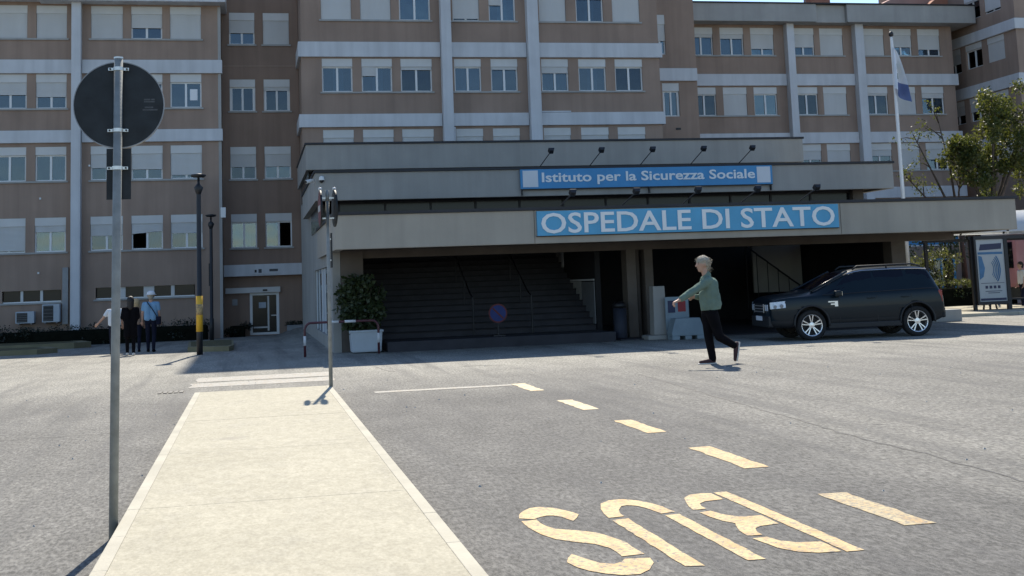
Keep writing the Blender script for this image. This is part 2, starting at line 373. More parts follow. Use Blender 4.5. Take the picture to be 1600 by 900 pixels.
def leaves(name, m, parent, centers, size, n_each, spread, seed=0, flat=0.0, aspect=0.55, loc=None):
    """many small pointed leaf faces in clumps about the given centres"""
    r = np.random.default_rng(seed)
    cs = np.repeat(np.asarray(centers, float), n_each, 0)
    off = r.normal(size=cs.shape); off /= np.linalg.norm(off, axis=1, keepdims=True)+1e-9
    off *= (r.random((len(cs), 1))**0.45)*np.asarray(spread)
    p = cs+off
    d = r.normal(size=p.shape); d[:, 2] -= 0.25; d /= np.linalg.norm(d, axis=1, keepdims=True)
    q = r.normal(size=p.shape); q = np.cross(d, q); q /= np.linalg.norm(q, axis=1, keepdims=True)
    s = size*(0.6+0.8*r.random((len(p), 1)))
    nrm = np.cross(d, q)
    v = np.stack([p, p+d*s*0.5+q*s*aspect*0.5+nrm*s*0.08, p+d*s, p+d*s*0.5-q*s*aspect*0.5+nrm*s*0.08], 1).reshape(-1, 3)
    me = bpy.data.meshes.new(name); nf = len(p)
    me.vertices.add(nf*4); me.vertices.foreach_set('co', v.ravel())
    me.loops.add(nf*4); me.loops.foreach_set('vertex_index', np.arange(nf*4))
    me.polygons.add(nf); me.polygons.foreach_set('loop_start', np.arange(0, nf*4, 4))
    me.update(); me.validate()
    return link(name, me, m, parent, loc)
def blob(name, parts, parent, voxel=0.014, smooth=3, default='skin'):
    """one continuous skin over tapered capsules: parts = (p0, r0, p1, r1, material); material chosen by nearest capsule"""
    bm = bmesh.new()
    for p0, r0, p1, r1, mt in parts:
        p0, p1 = Vector(p0), Vector(p1); L = (p1-p0).length
        d = (p1-p0).normalized() if L > 1e-6 else Vector((0, 0, 1))
        a = d.orthogonal().normalized(); b = d.cross(a); n = 12
        prof = [(-r0*math.cos(k*math.pi/8), r0*math.sin(k*math.pi/8), 0) for k in range(1, 5)] + [(r1*math.sin(k*math.pi/8), r1*math.cos(k*math.pi/8), 1) for k in range(0, 4)]
        rings = [[bm.verts.new((p1 if e else p0) + d*h + (a*math.cos(2*math.pi*i/n)+b*math.sin(2*math.pi*i/n))*rr) for i in range(n)] for h, rr, e in prof]
        for q, s in zip(rings, rings[1:]):
            for i in range(n): bm.faces.new((q[i], q[(i+1) % n], s[(i+1) % n], s[i]))
        va, vb = bm.verts.new(p0-d*r0), bm.verts.new(p1+d*r1)
        for i in range(n):
            bm.faces.new((va, rings[0][(i+1) % n], rings[0][i])); bm.faces.new((vb, rings[-1][i], rings[-1][(i+1) % n]))
    bmesh.ops.recalc_face_normals(bm, faces=bm.faces[:])
    me = bpy.data.meshes.new('tmp'); bm.to_mesh(me); bm.free()
    o = bpy.data.objects.new('tmp', me); C.objects.link(o)
    rm = o.modifiers.new('r', 'REMESH'); rm.mode = 'VOXEL'; rm.voxel_size = voxel
    sm = o.modifiers.new('s', 'SMOOTH'); sm.iterations = smooth; sm.factor = 0.5
    res = bpy.data.meshes.new_from_object(o.evaluated_get(bpy.context.evaluated_depsgraph_get()))
    bpy.data.objects.remove(o); bpy.data.meshes.remove(me); res.name = name
    mats = []; 
    for p in parts:
        if p[4] not in mats: mats.append(p[4])
    res.materials.clear()
    for k in mats: res.materials.append(M[k])
    n = len(res.polygons); ce = np.empty(n*3); res.polygons.foreach_get('center', ce); ce = ce.reshape(-1, 3)
    best = np.full(n, 1e9); idx = np.zeros(n, int)
    for p0, r0, p1, r1, mt in parts:
        p0, p1 = np.array(p0, float), np.array(p1, float); d = p1-p0; L2 = d@d+1e-12
        tt = np.clip((ce-p0)@d/L2, 0, 1); dist = np.linalg.norm(ce-(p0+tt[:, None]*d), axis=1)-(r0+(r1-r0)*tt)
        k = dist < best; best[k] = dist[k]; idx[k] = mats.index(mt)
    res.polygons.foreach_set('material_index', idx); res.polygons.foreach_set('use_smooth', np.ones(n, bool))
    return link(name, res, None, parent)

# ------------------------------------------------------------------ ground, road markings, pavement
xs = np.concatenate([np.linspace(-400, -30, 12), np.arange(-28, -3, 2.0), np.arange(-3, 4, 0.25), np.arange(4, 60, 2.0), np.linspace(62, 500, 12)])
ys = np.concatenate([np.linspace(-300, -10, 8), np.arange(-8, 62, 1.0), np.linspace(64, 900, 12)])
V = [(x, y, gz(x, y)) for y in ys for x in xs]; nx = len(xs)
F = [(j*nx+i, j*nx+i+1, (j+1)*nx+i+1, (j+1)*nx+i) for j in range(len(ys)-1) for i in range(nx-1)]
me = bpy.data.meshes.new('asphalt_road'); me.from_pydata(V, [], F)
road = tag(link('asphalt_road', me, 'asphalt'), kind='structure')
def flat(name, polys, m, h=0.004):
    bm = bmesh.new()
    for p in polys:
        vs = [bm.verts.new((x, y, gz(x, y)+h)) for x, y in p]; f = bm.faces.new(vs)
        if f.normal.z < 0: f.normal_flip()
    bmesh.ops.triangulate(bm, faces=bm.faces[:])
    me = bpy.data.meshes.new(name); 
    bmesh.ops.recalc_face_normals(bm, faces=bm.faces[:])
    bm.to_mesh(me); bm.free(); return link(name, me, m, road)
def rough_poly(p, amp=0.008, step=0.12, seed=1):
    r = random.Random(seed); out = []
    for (x0, y0), (x1, y1) in zip(p, p[1:]+p[:1]):
        n = max(1, int(math.hypot(x1-x0, y1-y0)/step))
        for k in range(n): out.append((x0+(x1-x0)*k/n+r.uniform(-amp, amp), y0+(y1-y0)*k/n+r.uniform(-amp, amp)))
    return out
S_ = [[(1.83,8.73),(1.86,8.86),(1.91,8.97),(1.99,9.09),(2.07,9.11),(2.16,9.02),(2.22,8.90),(2.27,8.71),(2.17,8.49),(2.13,8.66),(2.09,8.74),(2.05,8.76),(2.0,8.73),(1.93,8.66)],
      [(1.83,8.62),(1.94,8.64),(1.94,8.5),(1.95,8.38),(1.99,8.28),(2.12,8.17),(2.21,8.06),(2.27,7.88),(2.305,7.66),(2.31,7.34),(2.17,7.32),(2.175,7.44),(2.165,7.57),(2.11,7.72),(2.02,7.82),(1.91,7.95),(1.85,8.14),(1.825,8.38)],
      [(1.81,7.3),(1.90,7.50),(1.945,7.34),(1.99,7.21),(2.06,7.15),(2.12,7.18),(2.16,7.25),(2.31,7.23),(2.29,7.10),(2.22,6.95),(2.13,6.86),(2.03,6.87),(1.95,6.94),(1.88,7.04),(1.84,7.15)]]
U_ = [[(2.43,8.50),(2.44,8.66),(2.47,8.85),(2.53,9.04),(2.62,9.16),(2.72,9.17),(2.82,9.07),(2.88,8.92),(2.915,8.75),(2.93,8.53),(2.82,8.51),(2.805,8.68),(2.75,8.86),(2.69,8.91),(2.64,8.89),(2.58,8.75),(2.555,8.62),(2.55,8.52)],
      [(2.43,8.41),(2.55,8.43),(2.545,6.92),(2.43,6.94)], [(2.825,8.43),(2.935,8.45),(2.935,6.95),(2.825,6.96)]]
B_ = [[(3.46,9.14),(3.57,9.15),(3.575,8.68),(3.57,6.95),(3.46,6.95)],
      [(3.08,8.54),(3.09,8.68),(3.13,8.84),(3.18,9.02),(3.26,9.13),(3.37,9.16),(3.44,9.12),(3.43,8.85),(3.27,8.83),(3.21,8.76),(3.185,8.66),(3.18,8.55)],
      [(3.08,8.43),(3.18,8.47),(3.21,8.30),(3.28,8.19),(3.44,8.17),(3.43,7.86),(3.29,7.84),(3.23,7.79),(3.20,7.69),(3.19,7.58),(3.09,7.58),(3.10,7.74),(3.15,7.93),(3.17,7.98),(3.12,8.10),(3.09,8.26)],
      [(3.09,7.50),(3.19,7.51),(3.22,7.38),(3.30,7.29),(3.44,7.26),(3.43,6.97),(3.29,6.98),(3.19,7.05),(3.12,7.20)]]
for k, L in enumerate((B_, U_, S_)):
    o = flat('road_letter', [rough_poly(p, 0.005, 0.09, 10*k+i) for i, p in enumerate(L)], 'road_yellow'); o['label'] = 'yellow stencilled letter %s on the asphalt' % 'BUS'[k]
for k, (y0, y1, mm) in enumerate(((18.55, 20.02, 'road_cream'), (15.48, 16.90, 'road_cream'), (12.85, 14.14, 'road_yellow'), (10.14, 11.58, 'road_yellow'), (7.50, 8.76, 'road_yellow_worn'))):
    flat('lane_dash', [rough_poly([(4.15, y0), (4.37, y0), (4.37, y1), (4.15, y1)], 0.012, 0.12, 40+k)], mm)
flat('bay_line', [rough_poly([(1.88, 19.72), (4.13, 19.70), (4.13, 19.98), (1.88, 20.02)], 0.015, 0.2, 61)], 'road_white')
flat('crossing_bar', [rough_poly([(-1.1, 24.2), (1.5, 24.2), (1.5, 25.4), (-1.1, 25.4)], 0.03, 0.2, 62)], 'road_white')
flat('crossing_bar', [rough_poly([(-1.15, 22.9), (1.45, 22.9), (1.45, 23.9), (-1.15, 23.9)], 0.04, 0.2, 63)], 'road_white')
def crack(pts, wid, name='asphalt_crack', seed=3):
    r = random.Random(seed); L, Rr = [], []
    for (x0, y0), (x1, y1) in zip(pts, pts[1:]):
        n = max(2, int(math.hypot(x1-x0, y1-y0)/0.18)); d = Vector((x1-x0, y1-y0)).normalized(); nrm = Vector((-d.y, d.x))
        for k in range(n):
            p = Vector((x0+(x1-x0)*k/n, y0+(y1-y0)*k/n)) + nrm*r.uniform(-0.03, 0.03); ww = wid*r.uniform(0.4, 1.3)
            L.append(p+nrm*ww); Rr.append(p-nrm*ww)
    return flat(name, [[tuple(a) for a in q] for q in zip(L, L[1:], Rr[1:], Rr)], 'tar', 0.003)
crack([(6.56, 20.57), (6.15, 15.03), (6.03, 12.89), (5.89, 11.07), (5.93, 10.42), (5.82, 8.65), (5.75, 6.0)], 0.017)
crack([(2.5, 26.4), (2.55, 25.2), (2.75, 24.2)], 0.03, seed=5)
crack([(4.2, 25.0), (5.2, 24.6)], 0.035, seed=8)
crack([(-7.5, 15.5), (-4.0, 15.9), (-1.2, 16.1)], 0.012, seed=11)
# a drain cover by the crossing, cast iron slots
bm = bmesh.new()
for k in range(5): box(bm, -1.62+k*0.09, -1.56+k*0.09, 21.9, 22.35, 0.002, 0.012)
obj('drain_cover', bm, 'dark_metal', road)

bm = bmesh.new(); rr_ = random.Random(44)
for k in range(140):
    x, y = rr_.uniform(-6, 14), rr_.uniform(6.5, 26)
    if -1.0 < x < 1.3 and y < 20.5: continue
    sz = rr_.uniform(0.006, 0.016); vs = [bm.verts.new((x+a*sz*rr_.uniform(.6, 1.2), y+b*sz*rr_.uniform(.6, 1.2), gz(x, y)+max(0, c_)*sz)) for a, b, c_ in ((-1, -1, 0), (1, -1, 0), (1, 1, 0), (-1, 1, 0), (0, 0, 1.2))]
    for q in ((0, 1, 4), (1, 2, 4), (2, 3, 4), (3, 0, 4)): bm.faces.new([vs[i] for i in q])
tag(obj('grit', bm, 'pale_concrete'), 'tiny pale stones scattered on the asphalt', 'grit', kind='stuff')
pav = thing('pavement', 'x', 'x'); 
for k in ('label', 'category'): del pav[k]
pav['kind'] = 'structure'
edges = [-2.8, 0.4, 3.5, 6.55, 9.60, 12.70, 15.8, 18.1, 20.3]
bm = bmesh.new(); box(bm, -0.838, 1.128, -2.8, 20.2, 0.0, 0.085); obj('pavement_bed', bm, 'kerb_concrete', pav)
for a, b in zip(edges, edges[1:]):
    bm = bmesh.new(); vs = box(bm, -0.8395, 1.1295, a+0.003, b-0.003, 0.086, 0.118+random.uniform(-0.001, 0.001), bev=0.004); obj('slab', bm, 'pavement_concrete', pav)
    for x0, x1 in ((-0.93, -0.84), (1.13, 1.22)):
        n = 3
        for k in range(n):
            y0 = a+(b-a)*k/n; y1 = a+(b-a)*(k+1)/n
            bm = bmesh.new(); box(bm, x0, x1, y0+0.001, y1-0.001, -0.1, 0.119+random.uniform(-0.001, 0.001), bev=0.007); obj('kerb', bm, 'kerb_concrete', pav)

sp_ = bpy.data.objects.new('side_pavement', None); C.objects.link(sp_); sp_['kind'] = 'structure'
bm = bmesh.new(); prism(bm, [(21.0, 36.2), (60, 36.2), (60, 43.3), (21.0, 43.3)], 'z', -0.1, 0.10); obj('pavement_top', bm, 'pavement_concrete', sp_)
for k in range(20): bx('kerb', 'kerb_concrete', sp_, 21.0+k*1.2, 22.19+k*1.2, 36.06, 36.198, -0.1, 0.104, bev=0.012)

# ------------------------------------------------------------------ building helpers
def wall(name, m, parent, x0, x1, z0, z1, Y, holes, back, depth=0.28, sides=True):
    """front wall facing -Y with real openings; closed box behind so that it shades and throws shade"""
    bm = bmesh.new()
    xs = sorted({x0, x1, *[h[0] for h in holes], *[h[1] for h in holes]}); zs = sorted({z0, z1, *[h[2] for h in holes], *[h[3] for h in holes]})
    for xa, xb in zip(xs, xs[1:]):
        for za, zb in zip(zs, zs[1:]):
            cx, cz = (xa+xb)/2, (za+zb)/2
            if any(h[0] < cx < h[1] and h[2] < cz < h[3] for h in holes): continue
            bm.faces.new([bm.verts.new(p) for p in ((xa, Y, za), (xb, Y, za), (xb, Y, zb), (xa, Y, zb))])
    def quad(*p): bm.faces.new([bm.verts.new(q) for q in p])
    for a, b, c, d in holes:
        quad((a, Y, c), (a, Y+depth, c), (a, Y+depth, d), (a, Y, d)); quad((b, Y, c), (b, Y, d), (b, Y+depth, d), (b, Y+depth, c))
        quad((a, Y, d), (a, Y+depth, d), (b, Y+depth, d), (b, Y, d)); quad((a, Y, c), (b, Y, c), (b, Y+depth, c), (a, Y+depth, c))
    if sides:
        quad((x0, Y, z0), (x0, Y, z1), (x0, back, z1), (x0, back, z0)); quad((x1, Y, z0), (x1, back, z0), (x1, back, z1), (x1, Y, z1))
        quad((x0, Y, z1), (x1, Y, z1), (x1, back, z1), (x0, back, z1)); quad((x0, back, z0), (x0, back, z1), (x1, back, z1), (x1, back, z0))
    me = bpy.data.meshes.new(name); bmesh.ops.remove_doubles(bm, verts=bm.verts[:], dist=1e-4)
    bmesh.ops.recalc_face_normals(bm, faces=bm.faces[:]); bm.to_mesh(me); bm.free()
    return link(name, me, m, parent)
def curtain_bm(x0, x1, z0, z1, Y):
    bm = bmesh.new(); n = 14; prev = None
    for i in range(n+1):
        x = x0+(x1-x0)*i/n; y = Y+0.025*math.sin(i*2.4)
        cur = (bm.verts.new((x, y, z0)), bm.verts.new((x, y, z1)))
        if prev: bm.faces.new((prev[0], cur[0], cur[1], prev[1]))
        prev = cur
    return bm
wrng = random.Random(12)
def window(parent, x0, x1, z0, z1, Y, frac=0.25, style='', T=None):
    """frac: share of the opening covered by shutter box plus lowered shutter"""
    h = z1-z0; bh = 0.24*h if frac > 0.02 else 0.0
    T = T or (lambda o: o)
    gmat = wrng.choice(['glass', 'glass', 'glass_teal', 'glass_smoke'])
    if not style and frac < 0.7 and wrng.random() < 0.35: style = wrng.choice(['curtainL', 'curtainR', 'curtainA', 'curtainM'])
    bm = bmesh.new(); fw = 0.06; ya, yb = Y+0.10, Y+0.17
    box(bm, x0, x0+fw, ya, yb, z0, z1-bh); box(bm, x1-fw, x1, ya, yb, z0, z1-bh)
    box(bm, x0+fw, x1-fw, ya, yb, z0, z0+fw); box(bm, x0+fw, x1-fw, ya, yb, z1-bh-fw, z1-bh)
    mx_ = (x0+x1)/2; mw_ = 0.045
    box(bm, mx_-mw_, mx_+mw_, ya-0.012, yb-0.01, z0+fw, z1-bh-fw)
    if 'thick' in style:
        box(bm, x0+fw, x0+fw+0.06, ya-0.01, yb-0.01, z0+fw, z1-bh-fw); box(bm, x1-fw-0.06, x1-fw, ya-0.01, yb-0.01, z0+fw, z1-bh-fw)
    w_ = T(obj('window', bm, 'frame_white', parent))
    for a, b, s in ((x0+fw, mx_-mw_, 'L'), (mx_+mw_, x1-fw, 'R')):
        if 'open'+s in style: continue
        if frac > 0.985: continue
        obj('pane', (lambda q: (box(q, a, b, Y+0.135, Y+0.143, z0+fw, z1-bh-fw), q)[1])(bmesh.new()), gmat, w_)
    if bh: bx('shutter_box', 'shutter_box', w_, x0+0.004, x1-0.004, Y+0.012, Y+0.26, z1-bh, z1-0.004)
    if frac > 0.27:
        zb = z1-frac*h
        bm = bmesh.new(); box(bm, x0+0.01, x1-0.01, Y+0.045, Y+0.075, max(zb, z0+0.01), z1-bh-0.002)
        if 'tilt' in style:
            for v in bm.verts:
                if v.co.z < zb+0.1 and v.co.x > mx_: v.co.z += 0.10
        obj('shutter', bm, 'shutter', w_)
    if 'half' in style:     # one leaf's shutter part lowered
        bx('shutter', 'shutter', w_, x0+0.01, mx_-0.05, Y+0.045, Y+0.075, z1-bh-0.28*h, z1-bh-0.002)
    if 'curtainL' in style: obj('curtain', curtain_bm(x0+0.05, mx_, z0+0.05, z1-bh, Y+0.27), 'curtain', w_)
    if 'curtainR' in style: obj('curtain', curtain_bm(mx_, x1-0.05, z0+0.05, z1-bh, Y+0.27), 'curtain', w_)
    if 'curtainA' in style: obj('curtain', curtain_bm(x0+0.05, x1-0.05, z0+0.05, z1-bh, Y+0.27), 'curtain', w_)
    if 'curtainM' in style: obj('curtain', curtain_bm(mx_-0.18, mx_+0.28, z0+0.05, z1-bh, Y+0.27), 'curtain', w_)
    if 'paper' in style: bx('paper_sheet', 'paper', w_, x0+0.84, x0+1.16, Y+0.12, Y+0.126, z0+0.35, z0+0.85)
    return w_
def sill(parent, x0, x1, z, Y): bx('sill', 'pale_concrete', parent, x0-0.08, x1+0.08, Y-0.07, Y+0.1, z-0.07, z+0.006)
def hole(*a): return tuple(a)

# ------------------------------------------------------------------ left wing
Y = 55.0
LW = thing('hospital_wing', 'brown plaster hospital wing at the left with white bands and a white pillar', 'building', (-10, Y, 0)); 
def P(parent): return parent
def rebase(t):                                   # parts are modelled in world metres; keep them there under the thing
    for ch in t.children: ch.matrix_parent_inverse = Matrix.Translation(t.location).inverted() if t.rotation_euler[2] == 0 else (Matrix.Translation(t.location) @ Matrix.Rotation(t.rotation_euler[2], 4, 'Z')).inverted()
cols = [(-15.05, -13.7), (-13.3, -11.95), (-10.79, -9.45), (-9.08, -7.82), (-6.82, -5.48), (-5.13, -3.81), (-3.48, -2.14)]
rows = [(12.93, 14.40), (9.85, 11.36), (6.70, 8.19), (3.66, 5.14)]
cov = {0: [1, 1, 1, 1, 1, .66, 1], 1: [.6, .3, .60, .66, .6, .3, .24], 2: [.3, .6, .24, .24, .64, .70, .88], 3: [1, .5, .94, .42, .57, .54, .55]}
sty = {(1, 6): 'paper', (3, 5): 'curtainR openL tilt', (3, 6): 'curtainA', (2, 3): 'curtainR', (2, 2): 'curtainL', (3, 3): 'curtainA'}
holes = []; wins = []
for r, (za, zb) in enumerate(rows):
    for c_, (xa, xb) in enumerate(cols):
        holes.append((xa, xb, za, zb)); wins.append((xa, xb, za, zb, cov[r][c_], sty.get((r, c_), '')))
bw = [(-10.34, -9.62), (-9.55, -8.83), (-8.76, -8.01)]; bw2 = [(-6.58, -5.80), (-5.4, -4.61), (-4.21, -3.47), (-3.36, -2.5)]
bh_ = [(-10.36, -7.99, 1.55, 2.06), (-6.60, -2.48, 1.58, 2.08)]
wall('wall', 'plaster', LW, -24, -1.31, -0.8, 15.2, Y, holes+bh_, Y+14)
for q in wins: window(LW, *q[:4], Y, q[4], q[5])
for za, zb in rows:
    for a, b in ((-15.05, -11.95), (-10.79, -7.82), (-6.82, -2.14)): sill(LW, a, b, za, Y)
for (a, b, z0, z1), grp in zip(bh_, (bw, bw2)):          # basement strips: dark glass between pale posts
    o = bx('basement_window', 'frame_white', LW, a+0.01, b-0.01, Y+0.1, Y+0.16, z0, z0+0.05)
    for (p, q), (p2, q2) in zip(grp, grp[1:]): bx('post', 'shutter_box', o, q-0.02, p2+0.02, Y+0.08, Y+0.2, z0+0.05, z1-0.004)
    for p, q in grp: bx('pane', 'dark_glass', o, p+0.02, q-0.02, Y+0.15, Y+0.16, z0+0.05, z1-0.005)
    sill(LW, a, b, z0, Y)
for za, zb in ((11.38, 11.98), (8.35, 8.89)):
    for a, b in ((-24, -7.60), (-7.17, -1.24)): bx('band', 'white_band', LW, a, b, Y-0.13, Y+0.3, za, zb, bev=0.015)
bx('pilaster', 'white_band', LW, -7.58, -7.19, Y-0.42, Y+0.05, 0.0, 14.75, bev=0.02)
for a, b, z in ((-24, -8.9, 14.55), (-8.9, -1.05, 14.47)): bx('parapet', 'white_band', LW, a, b-0.004, Y-0.75, Y+13, z, 15.85, bev=0.02)
bx('downpipe', 'grey_metal', LW, -7.93, -7.70, Y-0.16, Y+0.02, 0.60, 2.99)
bx('corner_strip', 'pale_concrete', LW, -1.42, -1.295, Y-0.012, Y+0.3, -0.5, 14.4)
bx('junction_box', 'frame_white', LW, -1.36, -1.14, Y-0.10, Y-0.014, 4.95, 5.40, bev=0.015)
for x, z in ((-8.9, 5.92), (-8.95, 2.75), (-6.9, 7.3)): bx('wall_spot', 'frame_white', LW, x, x+0.07, Y-0.06, Y+0.01, z, z+0.08)
rebase(LW)
# air conditioners on the wall
def aircon(label, x0, x1, z0, z1, fan_left=True):
    t = thing('air_conditioner', label, 'air conditioner', ((x0+x1)/2, Y-0.3, z0), group='air conditioners on the left wing')
    bx('casing', 'white_plastic', t, x0, x1, Y-0.52, Y-0.12, z0, z1, bev=0.02)
    wx = x1-(x1-x0)*0.36
    bm = bmesh.new(); box(bm, x0+0.05, wx, Y-0.535, Y-0.515, z0+0.05, z1-0.05); obj('fan_grille', bm, 'dark_metal', t)
    bm = bmesh.new()
    for k in range(5):
        zz = z0+0.09+k*(z1-z0-0.18)/4; box(bm, x0+0.05, wx, Y-0.545, Y-0.536, zz, zz+0.008)
    obj('grille_bar', bm, 'grey_metal', t)
    bm = bmesh.new()
    for xx in (x0+0.1, x1-0.14): box(bm, xx, xx+0.04, Y-0.5, Y-0.002, z0-0.05, z0-0.004)
    obj('bracket', bm, 'grey_metal', t); rebase(t)
aircon('small pale air conditioner under the basement windows, furthest from the white pillar', -9.73, -8.99, 0.70, 1.19)
aircon('larger dark fronted air conditioner beside the grey duct near the white pillar', -8.68, -7.98, 0.71, 1.46)

# ------------------------------------------------------------------ recessed link with the side door
Y = 56.7
LK = thing('link_building', 'dark brown recessed link with side entrance door between left wing and tall block', 'building', (0.4, Y, -0.3))
rc = [(-0.95, 0.20), (0.58, 1.77)]; rr = [(13.04, 14.55), (9.92, 11.41), (6.78, 8.28), (3.65, 5.20)]
rcov = [[.64, 1], [.26, .36], [.62, .62], [.24, .24]]
rsty = {(1, 0): 'thick', (1, 1): 'thick curtainR', (3, 1): 'openR', (3, 0): 'curtainA'}
hs = []; ws = []
for i, (za, zb) in enumerate(rr):
    for j, (xa, xb) in enumerate(rc): hs.append((xa, xb, za, zb)); ws.append((xa, xb, za, zb, rcov[i][j], rsty.get((i, j), '')))
door_h = (-0.16, 1.14, -0.27, 1.60)
wall('wall', 'plaster_brown', LK, -1.30, 2.18, -0.9, 20.5, Y, hs+[door_h], Y+12)
for q in ws: window(LK, *q[:4], Y, q[4], q[5])
for za, zb in rr: [sill(LK, a, b, za, Y) for a, b in rc]
bx('lintel_band', 'white_band', LK, -1.29, 2.17, Y-0.5, Y+0.1, 2.37, 2.89, bev=0.015)
bx('floor_joint', 'plaster', LK, -1.29, 2.17, Y-0.02, Y+0.02, 12.0, 12.06)
bx('door_hood', 'shutter_box', LK, -1.23, 1.20, Y-0.16, Y+0.02, 1.61, 1.86, bev=0.02)
bm = bmesh.new()
for a in ((-0.16, -0.04, -0.27, 1.60), (1.02, 1.14, -0.27, 1.60), (-0.04, 1.02, 1.50, 1.60), (-0.04, 1.02, -0.27, -0.17)): box(bm, a[0], a[1], Y+0.02, Y+0.12, a[2], a[3])
dr = obj('entrance_door', bm, 'frame_white', LK)
bx('pane', 'dark_glass', dr, -0.04, 1.02, Y+0.09, Y+0.10, -0.17, 1.50)
bm = bmesh.new(); box(bm, 0.62, 0.70, Y+0.05, Y+0.085, -0.1, 1.45); box(bm, 0.0, 0.62, Y+0.05, Y+0.085, 0.02, 0.09); box(bm, 0.78, 1.02, Y+0.05, Y+0.085, 0.55, 0.60); obj('rail', bm, 'shutter_box', dr)
bx('notice', 'curtain', dr, 0.24, 0.56, Y+0.06, Y+0.066, 0.92, 1.18)
bx('wall_plaque', 'grey_metal', LK, -0.93, -0.70, Y-0.03, Y+0.01, 1.08, 1.36)
bx('sensor', 'dark_metal', LK, 0.42, 0.62, Y-0.20, Y-0.162, 1.68, 1.76)
nb = thing('nameplate', 'small plate with two dark symbols on the white band over the side door', 'sign', (0.5, Y-0.55, 2.4))
bx('plate', 'white_band', nb, 0.0, 1.2, Y-0.53, Y-0.502, 2.44, 2.72)
bx('symbol', 'dark_metal', nb, 0.07, 0.16, Y-0.536, Y-0.531, 2.52, 2.64); bx('symbol', 'faded_print', nb, 0.24, 0.38, Y-0.536, Y-0.531, 2.50, 2.67); bx('print', 'faded_print', nb, 0.72, 1.1, Y-0.536, Y-0.531, 2.55, 2.66); rebase(nb)
rebase(LK)

# ------------------------------------------------------------------ tall central block
Y = 53.7
CB = thing('hospital_block', 'tall brown hospital block with two white pillars standing behind the entrance pavilion', 'building', (10.5, Y, 0))
cc = [(3.09, 4.44), (4.84, 6.21), (6.59, 8.01), (9.03, 10.27), (10.72, 11.97), (13.09, 14.37), (14.86, 16.18), (16.62, 17.96)]
cr = [(13.59, 15.14), (10.32, 11.83), (7.14, 8.63)]
ccov = [[1, 1, .10, .93, .28, 1, .3, 1], [.25, .26, .34, .27, .33, .44, .25, .25], [.62, .6, .62, .62, .62, .62, .60, .62]]
csty = {(0, 3): '', (0, 4): 'curtainM half', (1, 1): 'curtainM half', (1, 0): '', (1, 2): 'curtainA', (1, 3): 'curtainA', (1, 6): 'curtainM', (2, 1): 'tilt'}
hs = []; ws = []
for i, (za, zb) in enumerate(cr):
    for j, (xa, xb) in enumerate(cc): hs.append((xa, xb, za, zb)); ws.append((xa, xb, za, zb, ccov[i][j], csty.get((i, j), '')))
wall('wall', 'plaster', CB, 2.19, 18.81, -0.5, 29.1, Y, hs, Y+22)
for q in ws: window(CB, *q[:4], Y, q[4], q[5])
for za, zb in cr:
    for a, b in ((3.09, 8.01), (9.03, 11.97), (13.09, 17.96)): sill(CB, a, b, za, Y)
for za, zb in ((11.89, 12.57), (8.74, 9.32), (15.2, 15.85)):
    for a, b in ((2.06, 8.40), (8.90, 12.40), (12.96, 18.94)): bx('band', 'white_band', CB, a, b, Y-0.13, Y+(0.3 if a > 2.1 and b < 18.9 else 4), za, zb, bev=0.015)
for a, b in ((8.42, 8.88), (12.42, 12.94)): bx('pilaster', 'white_band', CB, a, b, Y-0.45, Y+0.05, 5.8, 29.0, bev=0.02)
bx('downpipe', 'white_band', CB, 8.94, 9.0, Y-0.10, Y-0.02, 6, 8.70)
bx('broken_edge', 'white_band', CB, 13.0, 14.4, Y-0.10, Y-0.02, 9.34, 9.40)
rebase(CB)

# ------------------------------------------------------------------ link on the right, right wing
Y = 57.1
LR = thing('link_building', 'narrow plaster link with a tilted white window between tall block and right wing', 'building', (20.4, Y, 0))
wall('wall', 'plaster', LR, 18.83, 21.95, -0.3, 19.2, Y, [(19.81, 20.39, 12.72, 14.75), (20.09, 20.97, 9.58, 11.26)], Y+10)
window(LR, 19.81, 20.39, 12.72, 14.75, Y, .66); window(LR, 20.09, 20.97, 9.58, 11.26, Y, .25, 'thick curtainM')
bx('band', 'white_band', LR, 18.9, 21.94, Y-0.12, Y+0.2, 11.36, 12.0, bev=0.015)
bx('vent', 'dark_metal', LR, 20.7, 20.95, Y-0.03, Y+0.02, 8.9, 9.0)
rebase(LR)
Y = 61.05
RW = thing('hospital_wing', 'lower brown hospital wing with grey parapet and two white pillars behind the flagpole', 'building', (30, Y, 0))
wc = [(23.15, 24.5), (24.91, 26.27), (26.68, 28.03), (29.13, 30.42), (30.76, 32.14), (33.19, 34.63), (35.02, 36.33), (36.72, 38.08)]
wr = [(13.44, 14.98), (10.14, 11.69), (7.01, 8.53)]
wcov = [[.36, .40, .76, .70, 1, 1, .68, .76], [.29, 1, .24, .25, 1, .32, 1, .42], [.5, .6, .6, .56, .70, .46, .95, .62]]
wsty = {(0, 0): 'curtainA', (0, 1): 'curtainA', (0, 2): 'curtainA', (0, 3): 'curtainR', (1, 5): 'curtainR', (1, 7): 'curtainR', (2, 4): 'tilt', (2, 7): 'curtainA'}
hs = []; ws = []
for i, (za, zb) in enumerate(wr):
    for j, (xa, xb) in enumerate(wc): hs.append((xa, xb, za, zb)); ws.append((xa, xb, za, zb, wcov[i][j], wsty.get((i, j), '')))
gh = [(35.0, 38.7, 2.80, 3.45), (36.30, 38.0, 0.02, 2.10)]
wall('wall', 'plaster', RW, 21.98, 38.84, -0.3, 15.6, Y, hs+gh, Y+13)
for q in ws: window(RW, *q[:4], Y, q[4], q[5])
for za, zb in wr:
    for a, b in ((23.15, 28.03), (29.13, 32.14), (33.19, 38.08)): sill(RW, a, b, za, Y)
